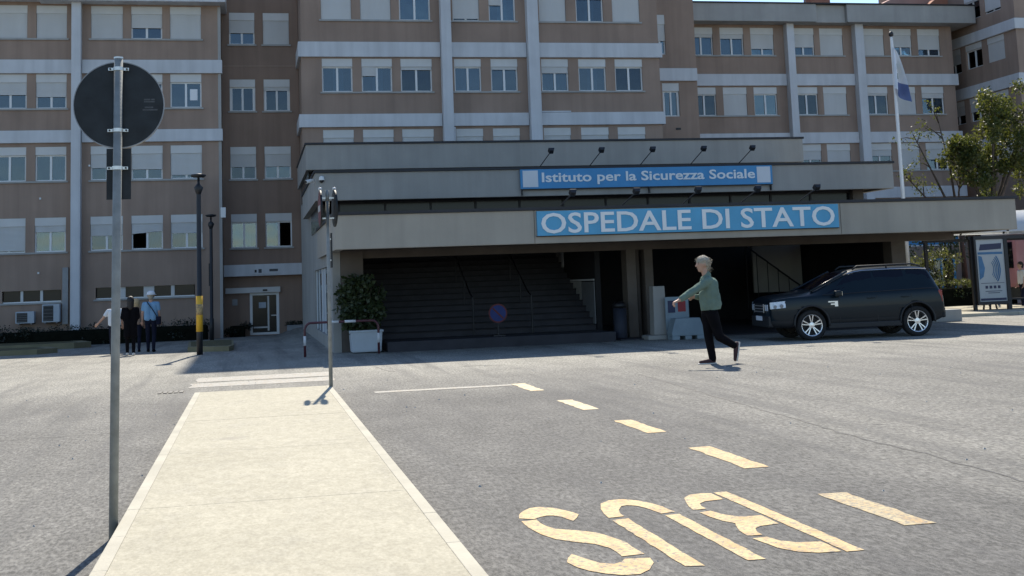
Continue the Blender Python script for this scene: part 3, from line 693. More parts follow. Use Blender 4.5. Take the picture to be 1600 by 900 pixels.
for za, zb in ((11.76, 12.40), (8.56, 9.16), (5.5, 6.1)):
    for a, b in ((22.0, 28.61), (29.07, 32.67), (33.21, 39.0)): bx('band', 'white_band', RW, a, b, Y-0.13, Y+0.3, za, zb, bev=0.015)
for a, b in ((28.63, 29.05), (32.69, 33.19)):
    bx('pilaster', 'white_band', RW, a, b, Y-0.45, Y+0.05, 0, 15.4, bev=0.02)
for a, b, dy in ((22.09, 30.2, 0), (30.21, 32.0, .22), (32.01, 39.84, 0)): bx('parapet', 'pale_concrete', RW, a, b, Y-0.95+dy, Y+12, 15.14, 16.12, bev=0.02)
bx('coping', 'dark_trim', RW, 22.02, 39.9, Y-1.02, Y+12.1, 16.125, 16.19)
o = bx('ribbon_window', 'frame_white', RW, 35.0, 38.7, Y+0.05, Y+0.12, 2.80, 2.86)
for k in range(4): bx('pane', 'panel_deep_blue', o, 35.02+k*0.92, 35.88+k*0.92, Y+0.06, Y+0.09, 2.87, 3.44)
bm = bmesh.new(); box(bm, 36.30, 36.42, Y+0.02, Y+0.1, 0.02, 2.1); box(bm, 37.88, 38.0, Y+0.02, Y+0.1, 0.02, 2.1); box(bm, 36.42, 37.88, Y+0.02, Y+0.1, 2.0, 2.1); box(bm, 37.1, 37.18, Y+0.02, Y+0.1, 0.02, 2.0)
o = obj('garden_door', bm, 'panel_blue', RW); bx('pane', 'glass', o, 36.42, 37.88, Y+0.06, Y+0.07, 0.05, 2.0)
bx('chimney', 'terracotta', RW, 31.4, 32.55, 63.0, 64.0, 15.9, 17.3); bx('chimney', 'grey_metal', RW, 33.3, 33.7, 63.0, 63.4, 15.9, 16.75)
bm = bmesh.new(); tube(bm, (30.8, 62.6, 15.9), (30.8, 62.6, 17.6), 0.03); obj('antenna', bm, 'grey_metal', RW)
bm = bmesh.new(); prism(bm, [(34.0, 16.0), (41.5, 16.0), (41.5, 17.7), (37.6, 17.7)], 'y', 64.0, 70.0); obj('attic', bm, 'pink_wall', RW)
bm = bmesh.new(); prism(bm, [(37.9, 16.2), (41.7, 16.2), (41.7, 17.2), (39.2, 17.2)], 'y', 62.9, 63.8); obj('terrace_wall', bm, 'terracotta', RW)
rebase(RW)
# far wing, turned forward on the right: side wall faces the forecourt
XF, YF = 39.96, 56.75
FW = thing('hospital_wing', 'taller brown hospital wing at the right edge, seen along its side behind the leafy tree', 'building', (XF, YF, 0))
fh = [(59.40, 57.85, 12.72, 14.08), (61.50, 59.92, 12.70, 14.08), (63.6, 62.02, 12.66, 14.08), (59.40, 57.90, 15.45, 16.85), (61.3, 59.8, 15.45, 16.85), (59.40, 57.85, 9.7, 11.04), (61.50, 59.92, 9.7, 11.04), (63.6, 62.02, 9.7, 11.04), (59.40, 57.85, 6.5, 7.95), (61.50, 59.92, 6.5, 7.95)]
hl = [(YF+14-a+0.0, YF+14-b, c, d) for a, b, c, d in fh]
# modelled as a front wall along X, then turned so it faces -X
FS = thing('turn', 'x', 'x')
wl = wall('wall', 'plaster', None, 0, 14, -0.3, 21, 0, [(min(a, b), max(a, b), c, d) for a, b, c, d in hl], 24)
ww_ = [window(None, min(a, b), max(a, b), c, d, 0, q) for (a, b, c, d), q in zip(hl, (1, .26, .62, .9, .3, .4, .6, .62, .4, .6))]
bands_ = [bx('band', 'white_band', None, 0.0, 14.12, -0.13, 10, za, zb, bev=0.015) for za, zb in ((14.11, 14.68), (11.08, 11.72), (7.98, 8.6))]
TF = Matrix.Translation((XF, YF+14, 0)) @ Matrix.Rotation(-math.pi/2, 4, 'Z')
bpy.data.objects.remove(FS)
for o in [wl]+ww_+bands_: o.parent = FW; o.matrix_parent_inverse = Matrix.Translation(FW.location).inverted() @ TF
# ------------------------------------------------------------------ entrance pavilion, three stepped roofs
PV = thing('entrance_pavilion', 'grey concrete hospital entrance pavilion with three stepped flat roofs over dark stairs', 'building', (11, 30, 0))
def roof(x0, x1, y0, y1, z0, z1, fm='fascia_concrete'):
    bm = bmesh.new(); box(bm, x0, x1, y0, y0+0.22, z0, z1, bev=0.02); obj('fascia', bm, fm, PV)
    bm = bmesh.new(); box(bm, x0, x0+0.22, y0+0.221, y1, z0, z1); obj('fascia', bm, fm, PV)
    bm = bmesh.new(); box(bm, x1-0.22, x1, y0+0.221, y1, z0, z1); obj('fascia', bm, fm, PV)
    bm = bmesh.new(); box(bm, x0+0.222, x1-0.222, y0+0.222, y1-0.01, z0+0.06, z1-0.08); obj('roof_slab', bm, 'brown_column', PV)
    bm = bmesh.new(); box(bm, x0-0.04, x1+0.04, y0-0.05, y0+0.28, z1+0.002, z1+0.075); box(bm, x0-0.04, x0+0.28, y0+0.281, y1, z1+0.002, z1+0.075); box(bm, x1-0.28, x1+0.04, y0+0.281, y1, z1+0.002, z1+0.075)
    obj('coping', bm, 'dark_trim', PV)
roof(1.95, 20.58, 29.9, 38.0, 2.61, 3.45, 'canopy_concrete_bounce')
roof(1.84, 20.70, 36.5, 46.0, 4.28, 5.11)
roof(1.93, 21.40, 44.5, 53.2, 5.98, 6.90)
for x in (6.94, 15.32): bx('joint', 'brown_column', PV, x, x+0.012, 29.893, 29.899, 2.62, 3.44)
# clerestory strips between the roofs
for (x0, x1, y, z0, z1) in ((2.6, 19.6, 37.5, 3.46, 4.33), (2.6, 20.2, 45.3, 5.12, 6.03)):
    bm = bmesh.new(); box(bm, x0, x1, y, y+0.08, z0, z0+0.08); box(bm, x0, x1, y, y+0.08, z1-0.1, z1)
    n = 12
    for k in range(n+1): xx = x0+(x1-x0)*k/n; box(bm, xx-0.03, xx+0.03, y-0.01, y+0.07, z0+0.08, z1-0.1)
    o = obj('clerestory', bm, 'dark_trim', PV)
    for k in range(n): bx('pane', 'dark_glass', o, x0+(x1-x0)*k/n+0.03, x0+(x1-x0)*(k+1)/n-0.03, y+0.03, y+0.04, z0+0.08, z1-0.1)
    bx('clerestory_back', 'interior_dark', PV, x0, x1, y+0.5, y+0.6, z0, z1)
bx('roof_post', 'brown_column', PV, 19.62, 20.0, 37.3, 37.8, 3.46, 4.33)
# side wall along the left, with openings
def sidewall(y0, y1, z0, z1, holes):
    bm = bmesh.new(); ys_ = sorted({y0, y1, *[h[0] for h in holes], *[h[1] for h in holes]}); zs_ = sorted({z0, z1, *[h[2] for h in holes], *[h[3] for h in holes]})
    for a, b in zip(ys_, ys_[1:]):
        for c, d in zip(zs_, zs_[1:]):
            if any(h[0] < (a+b)/2 < h[1] and h[2] < (c+d)/2 < h[3] for h in holes): continue
            box(bm, 2.05, 2.26, a, b, c, d)
    obj('side_wall', bm, 'fascia_concrete', PV)
sidewall(32.6, 53.2, -0.6, 2.66, [(33.7, 42.0, 0.35, 2.3)])
sidewall(38.2, 53.2, 2.66, 4.31, [(38.4, 43.4, 3.55, 4.25)])
sidewall(46.2, 53.2, 4.31, 6.02, [(46.5, 50.0, 5.15, 5.95)])
bm = bmesh.new()
for k in range(6): box(bm, 2.10, 2.16, 33.75+k*1.64, 33.83+k*1.64, 0.35, 2.3)
o = obj('side_window', bm, 'frame_white', PV)
for k in range(5): bx('pane', 'white_plastic' if k in (0, 2) else 'glass', o, 2.12, 2.13, 33.83+k*1.64, 35.39+k*1.64, 0.36, 2.29)
bx('side_opening', 'dark_glass', PV, 2.02, 2.04, 36.9, 43.3, 3.54, 4.27)
bx('side_opening', 'dark_glass', PV, 2.02, 2.04, 45.0, 52.0, 5.2, 5.97)
bx('pier', 'brown_column', PV, 2.27, 2.86, 32.6, 33.1, -0.1, 2.66)
for a, b in ((10.22, 10.50), (10.75, 11.0), (18.36, 18.82)): bx('column', 'brown_column', PV, a, b, 32.8, 33.3, 0, 2.66, bev=0.02)
bm = bmesh.new(); tube(bm, (10.62, 33.1, 0), (10.62, 33.1, 2.66), 0.07); obj('drainpipe', bm, 'brown_column', PV)
bx('beam', 'brown_column', PV, 2.27, 20.4, 32.75, 33.35, 2.45, 2.668)
# plinth and the wide stairs rising into the dark
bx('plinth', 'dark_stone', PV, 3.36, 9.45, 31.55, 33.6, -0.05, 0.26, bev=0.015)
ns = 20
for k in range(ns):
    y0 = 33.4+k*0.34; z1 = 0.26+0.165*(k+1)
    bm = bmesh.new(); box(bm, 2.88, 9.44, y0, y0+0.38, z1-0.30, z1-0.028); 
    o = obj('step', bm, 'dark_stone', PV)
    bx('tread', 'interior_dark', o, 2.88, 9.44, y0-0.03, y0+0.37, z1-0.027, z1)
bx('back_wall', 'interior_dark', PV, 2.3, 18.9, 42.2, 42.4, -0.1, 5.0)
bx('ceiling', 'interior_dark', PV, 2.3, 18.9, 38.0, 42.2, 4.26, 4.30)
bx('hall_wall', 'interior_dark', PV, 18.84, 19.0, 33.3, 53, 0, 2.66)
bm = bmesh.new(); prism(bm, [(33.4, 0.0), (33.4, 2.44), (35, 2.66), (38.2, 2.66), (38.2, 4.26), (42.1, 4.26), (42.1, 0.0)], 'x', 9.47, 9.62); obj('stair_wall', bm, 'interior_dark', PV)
for (ya, yb, za, zb, mm) in ((37.2, 39.2, 1.75, 2.62, 'pale_concrete'), (36.9, 37.18, 1.78, 2.66, 'white_band'), (34.9, 36.5, 0.95, 1.62, 'pale_concrete'), (33.5, 34.85, 0.42, 1.60, 'grey_metal'), (33.5, 36.6, 1.63, 1.68, 'white_band')): bx('pale_panel', mm, PV, 9.445, 9.468, ya, yb, za, zb)
for x in (5.9, 7.55):
    bm = bmesh.new(); y0 = 33.2
    tube(bm, (x, y0, 0.26), (x, y0, 1.30), 0.025); path(bm, [(x, y0, 1.27), (x, y0+0.5, 1.42), (x, y0+6.3, 4.25)], 0.022)
    for k in range(1, 4): yy = y0+k*1.36; tube(bm, (x, yy, 0.42+0.66*k), (x, yy, 1.2+0.66*k), 0.018)
    obj('handrail', bm, 'dark_metal', PV)
bx('pale_panel', 'pale_concrete', PV, 16.9, 18.7, 39.6, 39.7, 1.0, 2.6)  # daylight behind the rear exit, put in as a pale sheet
bm = bmesh.new()
for k in range(7): a = 16.4+k*0.38; path(bm, [(a, 39.0, 2.6-0.28*k), (a+0.4, 39.0, 2.32-0.28*k)], 0.03); tube(bm, (a, 39.0, 0.5), (a, 39.0, 2.6-0.28*k), 0.015)
obj('stair_rail', bm, 'dark_metal', PV)
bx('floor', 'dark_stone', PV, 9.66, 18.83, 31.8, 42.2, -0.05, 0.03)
rebase(PV)

# ------------------------------------------------------------------ signs on the pavilion
t = thing('entrance_sign', 'long blue sign reading OSPEDALE DI STATO in large white capitals', 'sign', (11.1, 29.8, 2.8), group='blue signs on the entrance pavilion')
bx('panel', 'panel_blue', t, 7.0, 15.22, 29.80, 29.885, 2.80, 3.42); bx('frame', 'dark_trim', t, 6.98, 15.24, 29.84, 29.888, 2.78, 2.798)
text('letter', 'OSPEDALE DI STATO', 'letter_white', t, 7.10, 15.10, 2.85, 3.37, 29.799, bold=0.012, ext=0.02); rebase(t)
t = thing('entrance_sign', 'narrower deep blue sign reading Istituto per la Sicurezza Sociale between white squares', 'sign', (12.2, 36.3, 4.5), group='blue signs on the entrance pavilion')
bx('panel', 'panel_deep_blue', t, 8.07, 16.36, 36.36, 36.44, 4.50, 5.10)
for a, b in ((8.14, 8.62), (15.83, 16.29)): bx('square', 'square_white', t, a, b, 36.352, 36.358, 4.55, 5.06)
text('letter', 'Istituto per la Sicurezza Sociale', 'letter_white', t, 8.74, 15.76, 4.60, 4.995, 36.358, bold=0.02, ext=0.015)
bm = bmesh.new()
for x in (8.1, 12.2, 16.3): box(bm, x, x+0.04, 36.40, 36.48, 4.30, 4.498)
box(bm, 8.07, 16.36, 36.38, 36.42, 4.47, 4.496); obj('bracket', bm, 'dark_metal', t); rebase(t)

# floodlights: a thin arm and a hooded lamp head
def floodlight(label, x, y, z, dx, dy, dz, grp):
    t = thing('floodlight', label, 'floodlight', (x, y, z), group=grp)
    bm = bmesh.new(); tube(bm, (0, 0, 0), (dx, dy, dz), 0.014, n=8); obj('arm', bm, 'dark_metal', t)
    bm = bmesh.new(); box(bm, -0.095, 0.095, -0.08, 0.08, -0.055, 0.07, bev=0.025)
    for v in bm.verts:
        if v.co.z < 0: v.co.x *= 0.7
    h = obj('lamp_head', bm, 'dark_metal', t); h.location = (dx, dy, dz); h.rotation_euler = (R(-35), 0, 0)
    bm = bmesh.new(); box(bm, -0.07, 0.07, 0.081, 0.086, -0.035, 0.05); g_ = obj('lens', bm, 'grey_metal', h)
    return t
nm = ['leftmost', 'second from left', 'middle', 'second from right', 'rightmost']
for k, x in enumerate((8.72, 10.32, 11.97, 13.65, 15.28)):
    floodlight('black floodlight on an arm above the Istituto sign, %s of the upper five' % nm[k], x, 36.5, 5.18, 0.22, -0.7, 0.42, 'floodlights above the upper sign')
for k, x in enumerate((7.62, 9.28, 10.92, 12.54, 14.18)):
    floodlight('black floodlight reaching out over the OSPEDALE sign, %s of the lower five' % nm[k], x, 29.95, 3.52, 0.18, -0.75, 0.30, 'floodlights above the lower sign')
# security cameras on the upper fascia corner
t = thing('security_camera', 'white bullet security camera on the left end of the middle roof', 'camera', (1.83, 36.7, 4.86), group='security cameras on the pavilion corner')
bm = bmesh.new(); tube(bm, (-0.26, -0.12, 0.0), (-0.06, 0.05, 0.05), 0.055); obj('body', bm, 'frame_white', t); bm = bmesh.new(); tube(bm, (-0.07, 0.05, 0.03), (0.0, 0.06, 0.0), 0.025); obj('bracket', bm, 'frame_white', t); bm = bmesh.new(); tube(bm, (-0.275, -0.133, -0.004), (-0.26, -0.12, 0.0), 0.045); obj('lens', bm, 'dark_metal', t)
t = thing('security_camera', 'white dome security camera on the front of the middle roof fascia', 'camera', (2.03, 36.46, 4.92), group='security cameras on the pavilion corner')
bm = bmesh.new(); lathe(bm, [(0.02, 0.10), (0.07, 0.07), (0.085, 0.0), (0.085, -0.03)], 16); obj('housing', bm, 'frame_white', t); bm = bmesh.new(); lathe(bm, [(0.07, -0.031), (0.06, -0.07), (0.03, -0.10), (0.004, -0.11)], 16); obj('dome', bm, 'dark_metal', t, True); bx('bracket', 'frame_white', t, -0.03, 0.03, 0.0, 0.04, 0.02, 0.1)

# ------------------------------------------------------------------ foreground sign post (seen from behind)
t = thing('traffic_sign', 'round traffic sign with black back on a grey steel post in the foreground', 'traffic sign', (-0.975, 9.13, 0))
bm = bmesh.new(); tube(bm, (0, 0, -0.1), (0.035, 0, 3.40), 0.031, n=24); obj('post', bm, 'galv_steel', t, True)
bm = bmesh.new(); lathe(bm, [(0.31, 0.03), (0.316, 0.034), (0.316, 0.066), (0.31, 0.062), (0.298, 0.062), (0.298, 0.050), (0.0005, 0.050)], 64, 'y', (0.035, 0, 3.065)); lathe(bm, [(0.31, 0.0305), (0.0005, 0.0305)], 64, 'y', (0.035, 0, 3.065)); d_ = obj('sign_disc', bm, 'sign_back', t)
bm = bmesh.new(); lathe(bm, [(0.312, 0.0), (0.3185, 0.0), (0.3185, 0.04), (0.312, 0.04), (0.312, 0.0)], 64, 'y', (0.035, 0.028, 3.065)); obj('rim', bm, 'grey_metal', d_)
bm = bmesh.new()
for z, x0, x1 in ((3.098, 0.21, 0.255), (3.098, 0.26, 0.285), (3.082, 0.21, 0.285), (3.040, 0.215, 0.275), (3.022, 0.20, 0.305)): box(bm, x0, x1, 0.0285, 0.0302, z, z+0.011)
obj('print', bm, 'faded_print', d_)
bx('panel', 'sign_back', t, -0.052, 0.118, 0.035, 0.045, 2.375, 2.745)
for z in (3.325, 2.875, 2.60):
    xc = 0.035*z/3.4
    bm = bmesh.new(); lathe(bm, [(0.0315, -0.013), (0.0365, -0.013), (0.0365, 0.013), (0.0315, 0.013), (0.0315, -0.013)], 24, 'z', (xc, 0, z)); box(bm, xc-0.072, xc-0.033, 0.008, 0.026, z-0.010, z+0.010); box(bm, xc+0.033, xc+0.072, 0.008, 0.026, z-0.010, z+0.010)
    o = obj('clamp', bm, 'clamp_steel', t)
    bm = bmesh.new(); tube(bm, (xc-0.058, 0.007, z), (xc-0.058, -0.002, z), 0.007, n=8); tube(bm, (xc+0.058, 0.007, z), (xc+0.058, -0.002, z), 0.007, n=8); obj('bolt', bm, 'dark_metal', o)
bm = bmesh.new(); lathe(bm, [(0.033, 3.40), (0.033, 3.412), (0.0005, 3.416)], 20, 'z', (0.035, 0, 0)); obj('post_cap', bm, 'clamp_steel', t)

# ------------------------------------------------------------------ twin sign post at the pavement's end
t = thing('traffic_sign', 'slim post at the far pavement end carrying two round signs seen edge on', 'traffic sign', (1.20, 20.0, 0.118))
bm = bmesh.new(); tube(bm, (0, 0, 0), (0.0, 0, 2.98), 0.031, n=16); tube(bm, (0, 0, 2.98), (0, 0, 3.16), 0.031, n=16); obj('post', bm, 'galv_steel', t, True)
a = R(80)       # sign faces turned almost edge on to the road
def disc(x, y, flip, face):
    o = bpy.data.objects.new('d', None)
    bm = bmesh.new(); lathe(bm, [(0.30, -0.012), (0.303, -0.012), (0.303, 0.012), (0.30, 0.012), (0.0005, 0.008)], 40, 'x'); lathe(bm, [(0.30, -0.010), (0.0005, -0.010)], 40, 'x')
    d = obj('sign_disc', bm, 'sign_back', t); d.location = (x, y, 2.86); d.rotation_euler = (0, 0, flip)
    bm = bmesh.new(); lathe(bm, [(0.292, -0.016), (0.0005, -0.016)], 40, 'x'); obj('face', bm, 'ring_red' if face == 'sign_red' else face, d)
    if face == 'sign_red': bx('bar', 'pale_concrete', d, -0.021, -0.018, -0.21, 0.21, -0.05, 0.05)
    bm = bmesh.new(); lathe(bm, [(0.03, -0.01), (0.03, 0.02), (0.02, 0.03), (0.0005, 0.032)], 14, 'z', (0, 0.0, 0.315)); obj('glint_cap', bm, 'hoop_white', d, True)  # white cap added for the sun's glint on the disc's upper edge
    return d
disc(-0.115, 0.02, R(1.5), 'sign_red'); disc(0.115, 0.02, R(184), 'sign_back')
bm = bmesh.new()
for z in (3.03, 2.70): box(bm, -0.105, 0.105, -0.012, 0.012, z-0.012, z+0.012)
obj('bracket', bm, 'clamp_steel', t)
p_ = bx('panel', 'sign_back', t, 0.045, 0.065, -0.02, 0.36, 1.90, 2.46)
bm = bmesh.new(); 
for z in (2.36, 2.02): box(bm, 0.03, 0.046, -0.012, 0.02, z-0.01, z+0.01)
obj('bracket', bm, 'clamp_steel', t)

# ------------------------------------------------------------------ lamp posts
def lamppost(label, x, y, H, band):
    z0 = gz(x, y); t = thing('street_lamp', label, 'street lamp', (x, y, z0), group='black street lamps by the left wing')
    k = H/5.07
    bm = bmesh.new(); lathe(bm, [(0.085, 0), (0.085, 0.9*k), (0.066, 0.92*k), (0.062, 4.55*k), (0.05, 4.6*k)], 16); obj('pole', bm, 'dark_metal', t, True)
    bm = bmesh.new(); lathe(bm, [(0.05, 4.45*k), (0.13, 4.68*k), (0.05, 4.78*k), (0.035, 4.80*k), (0.035, 4.98*k)], 16); obj('lamp_neck', bm, 'dark_metal', t, True)
    bm = bmesh.new(); lathe(bm, [(0.02, 4.96*k), (0.16, 4.97*k), (0.21, 5.01*k), (0.21, 5.05*k), (0.05, 5.075*k), (0.001, 5.08*k)], 20); obj('lamp_cap', bm, 'dark_metal', t, True)
    if band:
        bm = bmesh.new(); lathe(bm, [(0.068, 0.64), (0.092, 0.64), (0.092, 1.63), (0.068, 1.63)], 16); b_ = obj('band', bm, 'yellow_paint', t, True)
        bm = bmesh.new(); lathe(bm, [(0.0925, 1.10), (0.0935, 1.10), (0.0935, 1.40), (0.0925, 1.40)], 16); obj('sticker', bm, 'road_yellow', b_, True)
    else:
        bm = bmesh.new(); box(bm, -0.10, -0.06, -0.04, 0.04, 2.2*k, 3.1*k); obj('banner_clip', bm, 'dark_metal', t)
lamppost('black street lamp with a yellow band round its foot, nearer of the two', -1.48, 35.46, 5.07, True)
lamppost('thin black street lamp without a band beside the recessed link', -1.62, 50.0, 5.02, False)

# ------------------------------------------------------------------ kerbed islands with dry turf on the left
def island(label, poly, h=0.14):
    bm = bmesh.new(); vs = [bm.verts.new((x, y, gz(x, y)-0.05)) for x, y in poly]; vt = [bm.verts.new((x, y, gz(x, y)+h)) for x, y in poly]
    n = len(poly)
    for i in range(n): bm.faces.new((vs[i], vs[(i+1) % n], vt[(i+1) % n], vt[i]))
    top = bm.faces.new(vt); r = bmesh.ops.inset_individual(bm, faces=[top], thickness=0.18)
    bmesh.ops.recalc_face_normals(bm, faces=bm.faces[:])
    me = bpy.data.meshes.new('traffic_island'); bm.to_mesh(me); bm.free()
    o = link('traffic_island', me, 'kerb_stone'); tag(o, kind='structure')
    cx, cy = sum(p[0] for p in poly)/n, sum(p[1] for p in poly)/n
    inner = [(cx+(x-cx)*0.9, cy+(y-cy)*0.85) for x, y in poly]
    bm = bmesh.new(); f = bm.faces.new([bm.verts.new((x, y, gz(x, y)+h+0.006)) for x, y in inner]); r = bmesh.ops.poke(bm, faces=[f])
    for v in r['verts']: v.co.z += 0.06
    obj('turf', bm, 'dry_turf', o)
island('a', [(-16, 43.0), (-7.0, 43.0), (-6.5, 44.0), (-7.2, 46.4), (-16, 46.4)], 0.17)
island('b', [(-18, 48.6), (-6.6, 48.6), (-6.1, 49.5), (-6.8, 52.2), (-18, 52.2)], 0.22)
island('c', [(-1.95, 38.3), (-0.72, 37.2), (-0.60, 38.3), (-0.72, 45.4), (-1.3, 46.0), (-2.25, 45.0)], 0.15)
# low dark hedge at the foot of the left wing
def hedge(label, x0, x1, y0, y1, z0, h, m, seed, dens=230, name='hedge', size=0.085, group=None):
    t = thing(name, label, 'hedge', ((x0+x1)/2, (y0+y1)/2, z0), group=group); r = random.Random(seed); n = int((x1-x0)*2.4)
    cs = [(r.uniform(x0, x1), r.uniform(y0+0.1, y1-0.1), z0+h*r.uniform(0.15, 0.86)) for _ in range(n*3)]
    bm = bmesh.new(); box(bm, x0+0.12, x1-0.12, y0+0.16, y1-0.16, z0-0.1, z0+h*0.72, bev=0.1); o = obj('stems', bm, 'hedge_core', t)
    o = leaves('foliage', m, t, cs, size, dens, (0.34, 0.34, h*0.24), seed); rebase(t); return t
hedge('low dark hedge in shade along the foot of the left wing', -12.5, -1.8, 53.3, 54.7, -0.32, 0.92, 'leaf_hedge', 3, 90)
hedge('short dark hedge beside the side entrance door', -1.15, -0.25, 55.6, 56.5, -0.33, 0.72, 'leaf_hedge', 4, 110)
t = thing('planter_box', 'low grey planter with dark plants right of the side entrance door', 'planter', (2.0, 56.2, -0.3))
bx('trough', 'grey_metal', t, 1.46, 2.16, 55.8, 56.5, -0.5, 0.12, bev=0.02); leaves('plants', 'leaf_hedge', t, [(1.5+0.1*k, 56.1, 0.2) for k in range(7)], 0.08, 40, 0.14, 5); rebase(t)

# ------------------------------------------------------------------ things in front of the pavilion
t = thing('planter', 'white plastic tub with a tall leafy evergreen shrub left of the dark stairs', 'planter', (2.84, 32.05, 0))
bm = bmesh.new(); box(bm, -0.41, 0.41, -0.33, 0.33, 0.02, 0.58, bev=0.05)
for v in bm.verts:
    if v.co.z < 0.1: v.co.x *= 0.93; v.co.y *= 0.93
obj('tub', bm, 'white_plastic', t)
bx('tub_rim', 'white_plastic', t, -0.435, 0.435, -0.355, 0.355, 0.53, 0.585, bev=0.015)
bm = bmesh.new(); box(bm, -0.36, 0.36, -0.28, 0.28, 0.5, 0.587); obj('soil', bm, 'soil', t)
t = thing('shrub', 'dark green bushy shrub growing out of the white tub', 'shrub', (2.84, 32.05, 0.58))
bm = bmesh.new(); r = random.Random(4)
for k in range(9):
    q = r.uniform(0, 6.28); path(bm, [(0.06*math.cos(q), 0.06*math.sin(q), 0.0), (0.25*math.cos(q), 0.2*math.sin(q), 0.55), (0.45*math.cos(q), 0.4*math.sin(q), 1.1)], [0.018, 0.013, 0.006], 6)
obj('stem', bm, 'bark', t)
cs = []
while len(cs) < 150:
    p = [r.uniform(-1, 1) for _ in range(3)]
    if sum(v*v for v in p) > 1: continue
    cs.append((-0.10+0.58*p[0], 0.42*p[1], 0.68+0.74*p[2]))
leaves('foliage', 'leaf_dark', t, cs, 0.13, 34, 0.16, 9)
# red and white hoop barrier
t = thing('hoop_barrier', 'red and white tubular hoop barrier in front of the tub', 'barrier', (2.15, 31.3, 0))
arc = lambda cx, s: [(cx+s*0.16*(1-math.cos(q)), 0, 0.66+0.18*math.sin(q)) for q in np.linspace(0, math.pi/2, 6)]
pts = [(-0.90, 0, 0)] + arc(-0.90, 1) + arc(0.95, -1)[::-1] + [(0.95, 0, 0)]
bm = bmesh.new(); path(bm, pts, 0.032, 10); obj('tube', bm, 'hoop_red', t, True)
for p, q in (((-0.90, 0, 0.28), (-0.90, 0, 0.52)), ((0.95, 0, 0.28), (0.95, 0, 0.52)), ((-0.32, 0, 0.84), (-0.05, 0, 0.84)), ((0.10, 0, 0.84), (0.38, 0, 0.84))):
    bm = bmesh.new(); tube(bm, p, q, 0.0345, n=10); obj('white_sleeve', bm, 'hoop_white', t, True)
# no parking sign on the plinth
t = thing('no_parking_sign', 'small round blue and red no parking sign on a short stand before the stairs', 'traffic sign', (6.39, 32.2, 0.26))
bm = bmesh.new(); tube(bm, (0, 0.03, 0), (0, 0.03, 0.5), 0.022, n=10); box(bm, -0.16, 0.16, -0.10, 0.16, 0.0, 0.03); obj('stand', bm, 'dark_metal', t)
bm = bmesh.new(); lathe(bm, [(0.255, 0.012), (0.255, 0.0), (0.0005, 0.0)], 36, 'y', (0, 0, 0.60)); d_ = obj('sign_disc', bm, 'ring_red', t)
bm = bmesh.new(); lathe(bm, [(0.215, -0.004), (0.0005, -0.004)], 36, 'y', (0, 0, 0.60)); obj('sign_face', bm, 'sign_blue_face', d_)
bm = bmesh.new(); box(bm, -0.2, 0.2, -0.009, -0.006, -0.022, 0.022); bmesh.ops.rotate(bm, verts=bm.verts[:], matrix=Matrix.Rotation(R(45), 3, 'Y')); bmesh.ops.translate(bm, verts=bm.verts[:], vec=(0, 0, 0.60)); obj('slash', bm, 'ring_red', d_)
# bin
t = thing('litter_bin', 'grey cylindrical litter bin at the right foot of the stairs', 'bin', (9.84, 32.4, 0.03))
bm = bmesh.new(); lathe(bm, [(0.17, 0.0), (0.185, 0.03), (0.185, 0.82), (0.001, 0.82)], 20); obj('drum', bm, 'bin_navy', t, True)
bm = bmesh.new(); lathe(bm, [(0.195, 0.84), (0.195, 0.93), (0.12, 1.0), (0.001, 1.01)], 20); obj('lid', bm, 'dark_metal', t, True)
# free standing concrete post
t = thing('concrete_post', 'tapered concrete post on a square foot beside the pavilion columns', 'post', (10.70, 31.69, 0))
bm = bmesh.new(); box(bm, -0.19, 0.19, -0.19, 0.19, 0.12, 1.42, bev=0.015)
for v in bm.verts:
    if v.co.z > 1: v.co.x *= 0.86; v.co.y *= 0.86
obj('shaft', bm, 'fascia_concrete', t); bx('foot', 'fascia_concrete', t, -0.40, 0.40, -0.3, 0.3, 0, 0.115, bev=0.02)
# water filled barrier and notice board
t = thing('road_barrier', 'pale plastic road barrier block standing by the concrete post', 'barrier', (11.22, 31.0, 0))
bm = bmesh.new()
prism(bm, [(-0.45, 0.10), (-0.46, 0.19), (-0.34, 0.56), (0.34, 0.56), (0.46, 0.19), (0.45, 0.10)], 'y', -0.2, 0.2)
for x0, x1 in ((-0.45, -0.24), (-0.09, 0.09), (0.24, 0.45)): box(bm, x0, x1, -0.195, 0.195, 0.0, 0.102)
bmesh.ops.bevel(bm, geom=[e for e in bm.edges], offset=0.012, segments=1, affect='EDGES'); obj('block', bm, 'barrier_plastic', t)
t = thing('notice_board', 'pale notice board with dark and red prints behind the plastic barrier', 'notice board', (11.13, 31.35, 0))
bx('board', 'barrier_plastic', t, -0.33, 0.33, 0, 0.04, 0.25, 1.12)
bm = bmesh.new(); box(bm, -0.33, -0.28, 0.005, 0.035, 0, 0.25); box(bm, 0.28, 0.33, 0.005, 0.035, 0, 0.25); obj('leg', bm, 'grey_metal', t)
bx('print', 'poster_navy', t, -0.26, -0.06, -0.008, -0.002, 0.70, 1.02); bx('print', 'sign_red', t, 0.02, 0.24, -0.008, -0.002, 0.72, 1.0)
# low concrete block behind the car
t = obj('concrete_block', (lambda q: (box(q, -0.55, 0.45, -0.3, 0.3, 0, 0.36, bev=0.03), q)[1])(bmesh.new()), 'pale_concrete'); t.location = (20.55, 33.9, 0)
tag(t, 'low pale concrete block on the ground behind the parked car', 'block')

